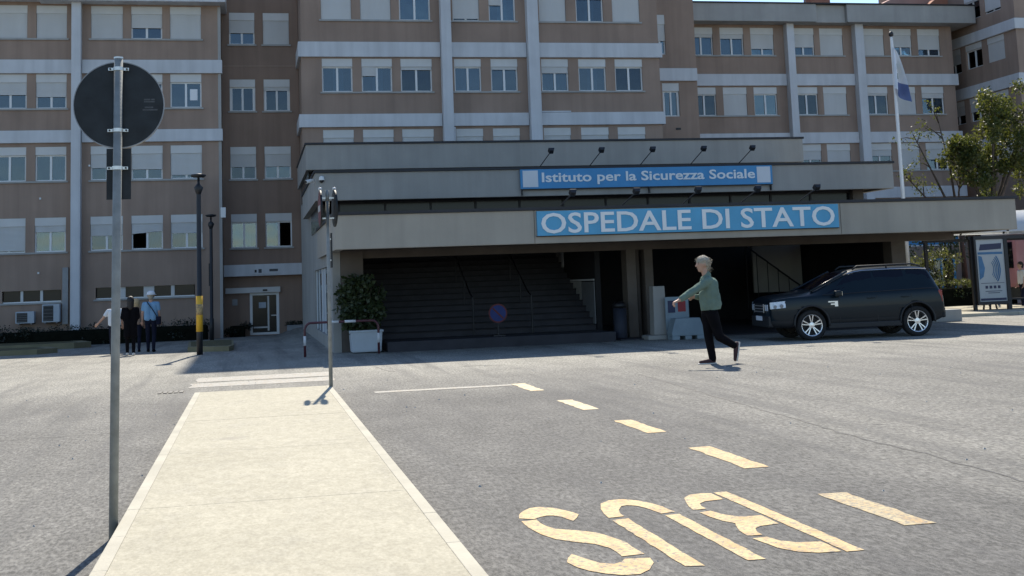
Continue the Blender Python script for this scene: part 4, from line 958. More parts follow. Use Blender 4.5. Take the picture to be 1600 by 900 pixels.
# ------------------------------------------------------------------ flagpole and flag
t = thing('flagpole', 'tall white flagpole rising behind the pavilion roofs', 'flagpole', (25.88, 45.0, 0))
bm = bmesh.new(); lathe(bm, [(0.085, 0), (0.075, 5), (0.05, 11.1), (0.03, 11.15)], 14); obj('pole', bm, 'frame_white', t, True)
bm = bmesh.new(); lathe(bm, [(0.03, 11.15), (0.09, 11.2), (0.10, 11.28), (0.06, 11.36), (0.001, 11.38)], 14); obj('finial', bm, 'dark_metal', t, True)
bm = bmesh.new(); tube(bm, (0.09, 0, 1.2), (0.07, 0, 11), 0.008, n=5); obj('halyard', bm, 'hoop_white', t)
fl = thing('flag', 'limp white and blue flag with an emblem hanging on the flagpole', 'flag', (25.88, 45.0, 8.2))
NU, NV = 22, 22; bm = bmesh.new(); gv = {}
def flagp(u, v):
    # u from hoist to fly, v down the hoist; the fly end droops steeply and hangs in folds
    wd = 0.08+0.56*v**0.7
    x = -0.20*v + wd*u + 0.05*math.sin(8*u+2*v)*v
    y = -0.08 - 0.22*math.sin(6.5*u+0.6)*(0.2+v) - 0.25*u*v
    z = 10.72-8.2 - 1.75*v - 0.62*u*(0.2+0.8*v)
    return (x, y, z)
for i in range(NU+1):
    for j in range(NV+1): gv[i, j] = bm.verts.new(flagp(i/NU, j/NV))
for i in range(NU):
    for j in range(NV):
        f = bm.faces.new((gv[i, j], gv[i+1, j], gv[i+1, j+1], gv[i, j+1])); f.smooth = True; f.material_index = 1 if j >= NV*0.64 and i > NU*0.30 else 0
me = bpy.data.meshes.new('cloth'); bm.to_mesh(me); bm.free(); me.materials.append(M['flag_white']); me.materials.append(M['flag_blue']); link('cloth', me, None, fl)
for (u0, u1, v0, v1, mm) in ((0.34, 0.62, 0.30, 0.42, 'emblem_green'), (0.38, 0.58, 0.42, 0.50, 'emblem_gold'), (0.34, 0.62, 0.50, 0.62, 'emblem_green')):
    bm = bmesh.new(); n = 5; q = {}
    for i in range(n+1):
        for j in range(n+1):
            x, y, z = flagp(u0+(u1-u0)*i/n, v0+(v1-v0)*j/n); q[i, j] = bm.verts.new((x, y-0.012, z))
    for i in range(n):
        for j in range(n): bm.faces.new((q[i, j], q[i+1, j], q[i+1, j+1], q[i, j+1]))
    obj('emblem', bm, mm, fl)

# ------------------------------------------------------------------ trees
def tree(label, loc, limbs, crown, leafm, leaf, n_each, spread, seed, cat='tree', name='tree', trunk_h=3.0, trunk_r=0.17, bare=False):
    t = thing(name, label, cat, loc); r = random.Random(seed)
    bm = bmesh.new(); path(bm, [(0, 0, -0.1), (0.04, 0, trunk_h*0.4), (-0.03, 0.02, trunk_h)], [trunk_r*1.15, trunk_r, trunk_r*0.75], 10); obj('trunk', bm, 'bark', t, True)
    ends = []
    bm = bmesh.new()
    for p in limbs:
        b0 = Vector((-0.03, 0.02, trunk_h*0.92)); p = Vector(p); mid = b0.lerp(p, 0.5)+Vector((r.uniform(-.2, .2), r.uniform(-.2, .2), r.uniform(-.05, .25)))
        path(bm, [b0, mid, p], [trunk_r*0.55, trunk_r*0.33, 0.018], 7); ends += [p, mid.lerp(p, 0.5)]
        for k in range(4):
            s = mid.lerp(p, r.uniform(0.1, 0.95)); e = s+Vector((r.uniform(-.7, .7), r.uniform(-.6, .6), r.uniform(0.0, .75)))
            path(bm, [s, s.lerp(e, .5)+Vector((0, 0, .06)), e], [0.03, 0.02, 0.007], 5); ends.append(e)
    obj('limb', bm, 'bark', t, True)
    if not bare:
        cs = list(crown) + [tuple(e) for e in ends]
        leaves('crown', leafm, t, cs, leaf, n_each, spread, seed)
    return t
r = random.Random(21); cr_ = []
for k in range(92):
    # irregular ragged crown, several lobes with gaps between them
    lobe = r.choice([(-0.3, 0, 5.3, 1.0, 1.3), (0.9, 0.3, 6.6, 1.2, 1.5), (2.2, -0.2, 5.6, 1.3, 1.6), (0.3, -0.4, 7.9, 0.8, 0.8), (1.9, 0.4, 8.0, 1.1, 0.8), (-1.1, 0.2, 6.6, 0.55, 0.4), (3.2, 0.3, 7.2, 1.0, 1.4)])
    cr_.append((lobe[0]+r.gauss(0, 0.5)*lobe[3], lobe[1]+r.gauss(0, 0.5)*lobe[3], lobe[2]+r.gauss(0, 0.5)*lobe[4]))
tree('leafy broadleaf tree with sunlit yellow green leaves at the right edge behind the canopy', (29.9, 45, 0), [(-0.6, 0, 6.1), (0.6, 0.3, 7.6), (1.8, -0.3, 6.9), (2.6, 0.4, 8.1), (0.2, -0.5, 8.4), (-1.4, 0.1, 6.7)], cr_, 'leaf_green', 0.135, 135, 0.34, 5, trunk_h=3.8)
tree('nearly bare thin branched tree left of the leafy tree', (29.3, 46.5, 0), [(-1.9, 0.0, 7.3), (-0.6, 0.2, 8.2), (-2.4, 0.1, 5.6), (0.3, 0, 6.0)], [(-1.7, 0, 5.0), (-2.3, 0.1, 5.5), (-1.1, 0, 4.9), (-0.2, 0, 5.4)], 'leaf_green', 0.11, 26, 0.30, 12, trunk_h=3.6, trunk_r=0.12)
# blue-green conifer behind
t = thing('conifer', 'blue green conifer half hidden behind the leafy tree at the right edge', 'tree', (36.2, 49, 0))
bm = bmesh.new(); tube(bm, (0, 0, 0), (0, 0, 8.2), 0.2, 0.03); obj('trunk', bm, 'bark', t)
cs = []
for k in range(110):
    h = r.uniform(1.2, 8.2); rad = (8.6-h)*0.30*math.sqrt(r.random()); q = r.uniform(0, 6.28); cs.append((rad*math.cos(q), rad*math.sin(q), h-0.15*rad))
leaves('crown', 'needle_blue', t, cs, 0.26, 55, (0.45, 0.45, 0.14), 31, aspect=0.25)
# hedge and flowering bushes on the right
hedge('clipped dark hedge with pale tops between the parked car and the advertising panel', 24.3, 30.0, 43.6, 45.2, 0.1, 0.95, 'leaf_dark', 14, 150, size=0.10)
leaves('sunlit_tops', 'leaf_pale', bpy.data.objects['hedge.002'], [(24.5-27.15+k*0.21, r.gauss(0, .35), 0.92) for k in range(25)], 0.10, 46, (0.3, 0.35, 0.13), 15)  # pale leaves added on top to paint the sun on the hedge
for k, (x, y, h, lab) in enumerate(((25.4, 45.9, 1.7, 'pale leafy bush behind the hedge next to the parked car'), (26.75, 46.0, 2.1, 'taller pale bush behind the hedge in front of the garden door'), (28.1, 46.2, 2.3, 'pale bush behind the hedge beside the advertising panel'))):
    t = thing('bush', lab, 'bush', (x, y, 0), group='bushes behind the hedge')
    bm = bmesh.new(); [path(bm, [(0, 0, 0), (0.3*math.cos(q), 0.3*math.sin(q), h*0.5), (0.5*math.cos(q), 0.4*math.sin(q), h*0.95)], [0.03, 0.02, 0.008], 5) for q in (0.3, 1.9, 3.4, 5.0)]; obj('stem', bm, 'bark', t)
    leaves('foliage', 'leaf_pale', t, [(r.gauss(0, 0.42), r.gauss(0, 0.3), h*r.uniform(0.35, 1.0)) for _ in range(26)], 0.12, 48, 0.26, 50+k)
for k, (x, y, z, sd, lab) in enumerate(((34.5, 56, 4.6, 61, 'tall loose shrub against the right wing wall'), (31.0, 55, 4.2, 62, 'tall shrub left of the garden door'))):
    t = thing('shrub', lab, 'shrub', (x, y, 0)); bm = bmesh.new(); [path(bm, [(0, 0, 0), (0.2*math.cos(q), 0.2*math.sin(q), z*0.6), (0.7*math.cos(q), 0.6*math.sin(q), z*0.95)], [0.05, 0.035, 0.01], 5) for q in (0.3, 1.9, 3.4, 5.0)]; obj('stem', bm, 'bark', t)
    leaves('foliage', 'leaf_pale', t, [(r.gauss(0, 0.8), r.gauss(0, 0.5), z*r.uniform(0.45, 1.0)) for _ in range(24)], 0.17, 40, 0.36, sd)

# ------------------------------------------------------------------ bus shelter with advertising panel, pink bus
t = thing('bus_shelter', 'bus shelter with white barrel roof and a framed advertising panel at its left end', 'bus shelter', (26, 38.5, 0))
bm = bmesh.new(); n = 14; ring = []
for i in range(n+1):
    q = math.pi*(0.06+0.88*i/n); ring.append((39.7-1.5*math.cos(q), 2.62+0.95*math.sin(q)))
for th, flip in ((0, 1), (0.03, -1)):
    vs = [[bm.verts.new((x, y, z+th)) for y, z in ring] for x in (24.65, 34.5)]
    for i in range(n): bm.faces.new((vs[0][i], vs[0][i+1], vs[1][i+1], vs[1][i]))
obj('barrel_roof', bm, 'roof_sheet', t, True)
for x in (24.65, 26.2, 28.0, 30.0, 32.2, 34.5):
    bm = bmesh.new(); path(bm, [(x, y, z+0.02) for y, z in ring], 0.045, 6); obj('roof_rib', bm, 'dark_metal', t)
bm = bmesh.new(); box(bm, 24.6, 34.6, 38.18, 38.30, 2.55, 2.66); box(bm, 24.6, 34.6, 41.10, 41.22, 2.55, 2.66); obj('eaves_beam', bm, 'dark_metal', t)
for x, y in ((24.70, 38.22), (25.98, 38.16), (30, 41.15), (34.4, 38.22), (34.4, 41.15), (24.7, 41.15)):
    bm = bmesh.new(); w2 = 0.075 if x == 25.98 else 0.055; box(bm, x-w2, x+w2, y-0.05, y+0.05, 0, 2.549); obj('post', bm, 'dark_metal', t)
bm = bmesh.new()
for a in ((24.80, 25.88, 2.60, 2.72), (24.80, 25.88, 0.36, 0.46)): box(bm, a[0], a[1], 38.05, 38.16, a[2]-0.06, a[3]-0.06)
box(bm, 24.72, 24.80, 38.05, 38.165, 0.30, 2.66); box(bm, 25.88, 25.96, 38.05, 38.105, 0.30, 2.66); o = obj('advert_frame', bm, 'dark_metal', t)
bx('poster', 'poster_pale', o, 24.80, 25.88, 38.09, 38.10, 0.40, 2.54)
bm = bmesh.new(); prism(bm, [(24.92, 2.16), (25.78, 2.20), (25.80, 2.40), (24.98, 2.37)], 'y', 38.083, 38.088); obj('poster_header', bm, 'poster_navy', o)
bx('poster_line', 'poster_blue', o, 24.86, 25.82, 38.083, 38.088, 2.02, 2.10)
bm = bmesh.new()
for k in range(5): q0 = 0.28+0.07*k; path(bm, [(25.18+q0*0.9*math.cos(a_), 38.085, 1.52+q0*1.15*math.sin(a_)) for a_ in np.linspace(-0.75, 0.75, 9)], 0.012+0.002*k, 5)
prism(bm, [(24.87, 1.15), (25.02, 1.25), (25.10, 1.55), (25.0, 1.95), (24.87, 1.98)], 'y', 38.083, 38.088); obj('poster_picture', bm, 'poster_blue', o)
bm = bmesh.new()
for k in range(4): box(bm, 25.06+k*0.16, 25.16+k*0.16, 38.083, 38.088, 0.84, 0.94)
box(bm, 24.9, 25.8, 38.083, 38.088, 1.02, 1.035); box(bm, 25.05, 25.7, 38.083, 38.088, 0.74, 0.76); box(bm, 25.15, 25.6, 38.083, 38.088, 0.68, 0.70); box(bm, 24.85, 25.84, 38.083, 38.088, 0.43, 0.51); obj('poster_print', bm, 'poster_navy', o)
bm = bmesh.new()
for x in (25.55, 25.8): path(bm, [(x-0.12, 38.9, 0), (x-0.04, 38.9, 0.42), (x+0.1, 38.9, 0.42), (x+0.2, 38.9, 0)], 0.035, 6)
obj('bench_leg', bm, 'dark_metal', t); bx('bench_seat', 'dark_metal', t, 25.4, 27.2, 38.75, 39.1, 0.42, 0.46); rebase(t)
t.location.x -= 0.28; t.location.z += 0.0
t = thing('bus', 'pink and white coach parked behind the bus shelter at the right edge', 'bus', (31, 43, 0))
bm = bmesh.new(); box(bm, 28.75, 38.5, 42.0, 44.5, 0.75, 2.75, bev=0.15); obj('body', bm, 'bus_pink', t)
bm = bmesh.new(); box(bm, 28.8, 38.45, 42.05, 44.45, 2.76, 3.25, bev=0.2); obj('roof', bm, 'roof_white', t)
bx('skirt', 'bus_grey', t, 28.85, 38.4, 42.03, 44.47, 0.28, 0.76, bev=0.04)
bm = bmesh.new(); box(bm, 29.62, 37.5, 41.965, 42.02, 0.95, 2.1, bev=0.02); obj('side_window', bm, 'car_glass', t)
for x in (30.9, 36.4):
    for y in (42.02, 44.2): bm = bmesh.new(); lathe(bm, [(0.2, -0.02), (0.46, -0.02), (0.48, 0.05), (0.48, 0.25), (0.2, 0.27)], 24, 'y', (x, y, 0.48)); obj('wheel', bm, 'tyre_rubber', t)
bm = bmesh.new(); box(bm, 28.72, 28.77, 42.2, 44.3, 1.5, 2.5); obj('windscreen', bm, 'car_glass', t); rebase(t)

# ------------------------------------------------------------------ parked car
fwd = Vector((-2.64, 0.32, 0)).normalized(); left = Vector((-fwd.y, fwd.x, 0))
mid = Vector((14.58, 27.59, 0)) - left*0.86
CAR = thing('parked_car', 'dark green off-road estate car parked under the canopy edge, nose to the left', 'car', mid, math.atan2(fwd.y, fwd.x))
ST = [(2.33, .70, .42, .86, .62, .95), (2.27, .84, .34, .98, .72, 1.04), (2.08, .92, .30, 1.04, .76, 1.09), (1.7, .95, .29, 1.07, .78, 1.13), (1.26, .955, .29, 1.075, .78, 1.17), (.86, .955, .29, 1.075, .725, 1.36), (.30, .955, .29, 1.09, .675, 1.63), (.02, .955, .29, 1.10, .665, 1.70), (-.9, .955, .29, 1.12, .665, 1.72), (-1.50, .95, .29, 1.14, .66, 1.715), (-1.77, .945, .31, 1.15, .65, 1.69), (-1.89, .93, .34, 1.14, .69, 1.45), (-1.99, .92, .38, 1.10, .78, 1.17), (-2.05, .89, .42, .97, .74, 1.03), (-2.08, .80, .48, .82, .62, .86)]
def st(x):
    for a, b in zip(ST, ST[1:]):
        if a[0] >= x >= b[0]:
            k = (a[0]-x)/(a[0]-b[0]); return [a[i]+(b[i]-a[i])*k for i in range(6)]
    return list(ST[0] if x > ST[0][0] else ST[-1])
def sect(s):
    x, w_, zb, bl, yt, zt = s
    return [(0, zb), (.85*w_, zb), (.955*w_, zb+.07), (.995*w_, zb+.28*(bl-zb)), (w_, zb+.62*(bl-zb)), (.985*w_, bl-.05), (.95*w_, bl), (yt, zt-.045), (yt*.86, zt), (0, zt+.015)]
bm = bmesh.new(); rings = []
for s in ST:
    q = sect(s); full = q + [(-y, z) for y, z in q[-2:0:-1]]
    rings.append([bm.verts.new((s[0], y, z)) for y, z in full])
n = len(rings[0])
for a, b in zip(rings, rings[1:]):
    for i in range(n): bm.faces.new((a[i], a[(i+1) % n], b[(i+1) % n], b[i]))
bm.faces.new(rings[0]); bm.faces.new(rings[-1][::-1])
bmesh.ops.recalc_face_normals(bm, faces=bm.faces[:])
me = bpy.data.meshes.new('t'); bm.to_mesh(me); bm.free(); tmp = bpy.data.objects.new('t', me); C.objects.link(tmp)
sb = tmp.modifiers.new('s', 'SUBSURF'); sb.levels = 2; sb.render_levels = 2
cm = bmesh.new()
for x in (1.33, -1.33): lathe(cm, [(0.425, -1.3), (0.425, 1.3)], 36, 'y', (x, 0, 0.40))
bmesh.ops.recalc_face_normals(cm, faces=cm.faces[:]); cme = bpy.data.meshes.new('c'); cm.to_mesh(cme); cm.free(); cut = bpy.data.objects.new('c', cme); C.objects.link(cut)
bo = tmp.modifiers.new('b', 'BOOLEAN'); bo.operation = 'DIFFERENCE'; bo.object = cut; bo.solver = 'EXACT'
res = bpy.data.meshes.new_from_object(tmp.evaluated_get(bpy.context.evaluated_depsgraph_get())); bpy.data.objects.remove(tmp); bpy.data.objects.remove(cut)
res.materials.clear(); res.materials.append(M['car_paint']); res.materials.append(M['car_plastic'])
for p in res.polygons:
    c_ = p.center; 
    d1 = min(math.hypot(c_.x-x, c_.z-0.40) for x in (1.33, -1.33))
    p.material_index = 1 if (d1 < 0.43 or c_.z < 0.50) else 0
    p.use_smooth = d1 > 0.43
res.name = 'body'; link('body', res, None, CAR)
for x in (1.33, -1.33): bx('wheel_housing', 'car_plastic', CAR, x-0.5, x+0.5, -0.60, 0.60, 0.30, 0.85)
def side_panel(name, m, xb0, xb1, xt0, xt1, t0, t1, off, sgn, parent):
    bm = bmesh.new(); n = 8; pr = None
    for i in range(n+1):
        k = i/n; cur = []
        for tt in (0, .5, 1):
            tv = t0+(t1-t0)*tt; x = (xb0+(xb1-xb0)*k)*(1-tt)+(xt0+(xt1-xt0)*k)*tt; s = st(x); q = sect(s); a, b = q[6], q[7]
            y, z = a[0]+(b[0]-a[0])*tv, a[1]+(b[1]-a[1])*tv
            cur.append(bm.verts.new((x, sgn*(y+off), z+off*0.4)))
        if pr:
            for j in (0, 1): bm.faces.new((pr[j], cur[j], cur[j+1], pr[j+1]))
        pr = cur
    return obj(name, bm, m, parent, True)
for sgn in (1, -1):
    side_panel('side_window', 'car_glass', .98, -.30, .36, -.30, .08, .90, -0.004, sgn, CAR)
    side_panel('side_window', 'car_glass', -.36, -1.14, -.36, -1.10, .08, .90, -0.004, sgn, CAR)
    side_panel('side_window', 'car_glass', -1.24, -1.86, -1.20, -1.74, .10, .88, -0.006, sgn, CAR)
    for k_ in (.02, .96):
        bm = bmesh.new(); pts_ = []
        for x in np.linspace(1.02 if k_ < .5 else .30, -1.86 if k_ < .5 else -1.74, 12):
            q_ = sect(st(x)); a_, b_ = q_[6], q_[7]; pts_.append((x, sgn*(a_[0]+(b_[0]-a_[0])*k_+.004), a_[1]+(b_[1]-a_[1])*k_+.004))
        path(bm, pts_, 0.010, 5); obj('window_trim', bm, 'chrome' if k_ > .5 else 'car_plastic', CAR)
    bm = bmesh.new(); path(bm, [(.12, sgn*.60, 1.67), (.0, sgn*.60, 1.75), (-1.4, sgn*.60, 1.765), (-1.62, sgn*.60, 1.70)], 0.022, 7); tube(bm, (-.75, sgn*.60, 1.68), (-.75, sgn*.60, 1.75), 0.02, n=6); obj('roof_rail', bm, 'car_plastic', CAR, True)
    bm = bmesh.new(); box(bm, .60, .78, sgn*.98 if sgn > 0 else -1.14, 1.14 if sgn > 0 else sgn*.98, 1.04, 1.18, bev=0.04); mr = obj('mirror', bm, 'car_paint', CAR)
    bm = bmesh.new(); box(bm, .594, .599, sgn*1.0 if sgn > 0 else -1.12, 1.12 if sgn > 0 else -1.0, 1.06, 1.16); obj('mirror_glass', bm, 'chrome', mr)
    bm = bmesh.new(); tube(bm, (.70, sgn*.90, 1.06), (.69, sgn*1.0, 1.08), 0.025, n=6); obj('mirror_arm', bm, 'car_plastic', mr)
    for x in (-.18, -1.05): bm = bmesh.new(); box(bm, x-.10, x+.10, sgn*.953-.014, sgn*.953+.014, .955, .985, bev=0.008); obj('door_handle', bm, 'car_paint', CAR)
    for x in (.62, -.33, -1.20): bm = bmesh.new(); box(bm, x-.005, x+.005, sgn*.938-.008, sgn*.938+.008, .40, 1.03); obj('door_seam', bm, 'car_plastic', CAR)
    bm = bmesh.new(); prism(bm, [(.90, .93), (.66, .93), (.66, .80), (.74, .80), (.74, .84), (.84, .84), (.84, .87), (.74, .87), (.74, .90), (.90, .90)], 'y', sgn*.946-.008, sgn*.946+.008); obj('side_vent', bm, 'alloy', CAR)
    # headlight wraps round the corner
    bm = bmesh.new(); pr = None
    for x in (2.295, 2.26, 2.19, 2.08, 1.95):
        s = st(x); cur = []
        for zz in (.70+.0*x, .86):
            zz2 = zz+.085+(2.29-x)*0.08; y = s[1]*(0.985 if zz < .8 else .965)+0.010; cur.append(bm.verts.new((x+0.008, sgn*y, zz2)))
        if pr: bm.faces.new((pr[0], cur[0], cur[1], pr[1]))
        pr = cur
    hl_ = obj('headlight', bm, 'lamp_lens', CAR, True)
    for x_, z_ in ((2.06, .855), (2.20, .835)):
        bm = bmesh.new(); yy = sgn*(st(x_)[1]*.985+.012); lathe(bm, [(.045, yy), (.045, yy+sgn*.008), (.03, yy+sgn*.012)], 14, 'y', (x_, 0, z_)); obj('lamp_pod', bm, 'grey_metal', hl_)
    bm = bmesh.new(); box(bm, 2.318, 2.338, min(sgn*.44, sgn*.66), max(sgn*.44, sgn*.66), .74, .89, bev=0.01); obj('lamp_glass', bm, 'lamp_lens', hl_)
    bm = bmesh.new(); s = st(-2.1); box(bm, -2.01, -1.91, min(sgn*.80, sgn*.912), max(sgn*.80, sgn*.912), .80, 1.10, bev=0.02); obj('tail_lamp', bm, 'lamp_red', CAR)
    for x in (1.33, -1.33):
        bm = bmesh.new(); y0 = sgn*0.70; y1 = sgn*0.925
        lathe(bm, [(0.255, y0), (0.345, y0), (0.368, y0+sgn*.03), (0.368, y1-sgn*.03), (0.345, y1), (0.262, y1-sgn*.004), (0.255, y0)], 40, 'y', (x, 0, .366)); wh = obj('wheel', bm, 'tyre_rubber', CAR, True)
        bm = bmesh.new(); lathe(bm, [(0.262, y1-sgn*.006), (0.245, y1-sgn*.012), (0.238, y1-sgn*.05), (0.238, y0+sgn*.02)], 40, 'y', (x, 0, .366), cap=False)
        for k in range(5):
            for da in (-.19, .19):
                q = 2*math.pi*k/5+da+.3
                a_, b_ = Vector((math.cos(q-da*.35)*.05, 0, math.sin(q-da*.35)*.05)), Vector((math.cos(q)*.245, 0, math.sin(q)*.245)); d = (b_-a_).normalized(); nn = Vector((-d.z, 0, d.x))*.0105
                pv_ = [Vector((x, y1-sgn*.03, .366))+a_+nn, Vector((x, y1-sgn*.03, .366))+a_-nn, Vector((x, y1-sgn*.014, .366))+b_-nn*1.3, Vector((x, y1-sgn*.014, .366))+b_+nn*1.3]
                f0 = [bm.verts.new(p_) for p_ in pv_]; f1 = [bm.verts.new(p_-Vector((0, sgn*.03, 0))) for p_ in pv_]; bm.faces.new(f0); bm.faces.new(f1[::-1])
                for i in range(4): bm.faces.new((f0[i], f1[i], f1[(i+1) % 4], f0[(i+1) % 4]))
        lathe(bm, [(0.07, y1-sgn*.05), (0.07, y1-sgn*.022), (0.0005, y1-sgn*.016)], 16, 'y', (x, 0, .366)); obj('rim', bm, 'alloy', wh)
        bm = bmesh.new(); lathe(bm, [(0.235, y0+sgn*.06), (0.0005, y0+sgn*.06)], 24, 'y', (x, 0, .366)); obj('brake_disc', bm, 'car_plastic', wh)
# windscreen, rear window, grille, plate, wipers
def lid(name, m, xs_, f, off):
    bm = bmesh.new(); pr = None
    for x in xs_:
        s = st(x); q = sect(s); cur = [bm.verts.new((x+off, y*f, q[8][1]+(0.015 if abs(y) < .01 else .012*(1-abs(y)/q[8][0])) + 0.006)) for y in (-q[8][0], -q[8][0]*.5, 0, q[8][0]*.5, q[8][0])]
        if pr:
            for i in range(4): bm.faces.new((pr[i], cur[i], cur[i+1], pr[i+1]))
        pr = cur
    return obj(name, bm, m, CAR, True)
lid('windscreen', 'car_glass', (1.22, 1.0, .7, .36), 1.04, 0.016)
for sgn in (1, -1):
    bm = bmesh.new(); path(bm, [(1.27, sgn*.77, 1.18), (.86, sgn*.715, 1.365), (.28, sgn*.66, 1.635)], 0.028, 7); obj('windscreen_pillar', bm, 'car_paint', CAR, True)
    for x in (1.33, -1.33):
        bm = bmesh.new(); path(bm, [(x+.435*math.cos(q_), sgn*.945, .40+.435*math.sin(q_)) for q_ in np.linspace(-.15, math.pi+.15, 22)], 0.026, 6); obj('arch_trim', bm, 'car_plastic', CAR, True)
    bx('sill', 'car_plastic', CAR, -.92, .92, min(sgn*.86, sgn*.962), max(sgn*.86, sgn*.962), .27, .40, bev=.02)
bm = bmesh.new(); path(bm, [(1.26, -.55, 1.17), (1.2, .1, 1.21)], 0.010, 5); path(bm, [(1.26, 0, 1.175), (1.2, .6, 1.2)], 0.010, 5); obj('wiper', bm, 'car_plastic', CAR)
bm = bmesh.new(); box(bm, -1.935, -1.915, -.60, .60, 1.20, 1.52); [setattr(v.co, 'x', v.co.x+(0.10 if v.co.z > 1.3 else -0.045)) for v in bm.verts]; obj('rear_window', bm, 'car_glass', CAR)
gr = bx('grille', 'car_plastic', CAR, 2.30, 2.35, -.42, .42, .68, .91, bev=0.015)
bm = bmesh.new()
for z in (.70, .77, .84): box(bm, 2.349, 2.361, -.38, .38, z+.008, z+.032)
for y in (-.39, .39): box(bm, 2.349, 2.361, y-.012, y+.012, .69, .90)
obj('grille_bar', bm, 'alloy', gr)
bx('number_plate', 'plate_white', CAR, 2.355, 2.37, -.25, .25, .50, .61); bx('number_plate', 'plate_white', CAR, -2.105, -2.09, -.25, .25, .72, .83)
bx('front_bumper', 'car_plastic', CAR, 2.18, 2.352, -.74, .74, .34, .62, bev=0.05)
bx('rear_bumper', 'car_plastic', CAR, -2.10, -1.98, -.84, .84, .42, .68, bev=0.05)

# ------------------------------------------------------------------ people
def hand(parts, wrist, d, palm_n, m='skin', s=1.0, curl=0.5):
    """palm and five separate curled fingers; d = pointing direction, palm_n = palm normal (fingers curl that way)"""
    d = Vector(d).normalized(); nrm = Vector(palm_n); nrm = (nrm-d*nrm.dot(d)).normalized(); side = d.cross(nrm); wv = Vector(wrist)
    pc = wv+d*0.05*s
    for o_ in (-0.022, 0, 0.022): parts.append((wv+side*o_*0.7*s, 0.021*s, wv+d*0.085*s+side*o_*s, 0.017*s, m))
    for o_, L in ((-0.033, .072), (-0.011, .084), (0.011, .08), (0.033, .062)):
        a = wv+d*0.09*s+side*o_*s; c1 = math.cos(curl), math.sin(curl); b = a+(d*c1[0]+nrm*c1[1])*L*0.55*s; e = b+(d*math.cos(curl*2.2)+nrm*math.sin(curl*2.2))*L*0.5*s
        parts.append((a, .0105*s, b, .0095*s, m)); parts.append((b, .0095*s, e, .008*s, m))
    a = wv+d*0.03*s-side*0.03*s; b = a+(d*0.6-side*0.6+nrm*0.4).normalized()*0.045*s; parts.append((a, .014*s, b, .011*s, m)); parts.append((b, .011*s, b+(d*0.9+nrm*0.4).normalized()*0.034*s, .009*s, m))
def head(parts, c, face, s=1.0, m='skin'):
    c = Vector(c); f = Vector(face).normalized(); up = Vector((0, 0, 1)); sd_ = f.cross(up)
    parts.append((c+up*.03*s-f*.012*s, .098*s, c+up*.02*s+f*.015*s, .092*s, m))                # cranium
    parts.append((c+f*.03*s-up*.02*s, .078*s, c+f*.045*s-up*.085*s, .045*s, m))               # jaw
    parts.append((c+f*.100*s+up*.012*s, .013*s, c+f*.122*s-up*.022*s, .017*s, m))             # nose
    parts.append((c+f*.085*s-up*.062*s, .016*s, c+f*.090*s-up*.062*s, .014*s, m))             # lips
    for q in (1, -1): parts.append((c+sd_*q*.092*s+up*.015*s-f*.01*s, .018*s, c+sd_*q*.092*s-up*.025*s, .013*s, m))
    return c, f, up, sd_
def face_bits(t, c, f, up, sd_, s=1.0):
    bm = bmesh.new()
    for q in (1, -1): p = c+f*.094*s+sd_*q*.034*s+up*.016*s; tube(bm, p-sd_*.012*s, p+sd_*.012*s, .006*s, n=6); p2 = p+up*.022*s; tube(bm, p2-sd_*.018*s, p2+sd_*.016*s, .005*s, n=5)
    p = c+f*.103*s-up*.062*s; tube(bm, p-sd_*.022*s, p+sd_*.022*s, .003*s, n=5)
    return obj('eye', bm, 'eye_dark', t)
def shoe(parts, heel, toe, up=(0, 0, 1), m='shoe_maroon', s=1.0):
    h, to = Vector(heel), Vector(toe); u = Vector(up).normalized()
    parts += [(h+u*.045*s, .045*s, h.lerp(to, .45)+u*.042*s, .047*s, m), (h.lerp(to, .45)+u*.04*s, .046*s, to+u*.028*s, .034*s, m)]

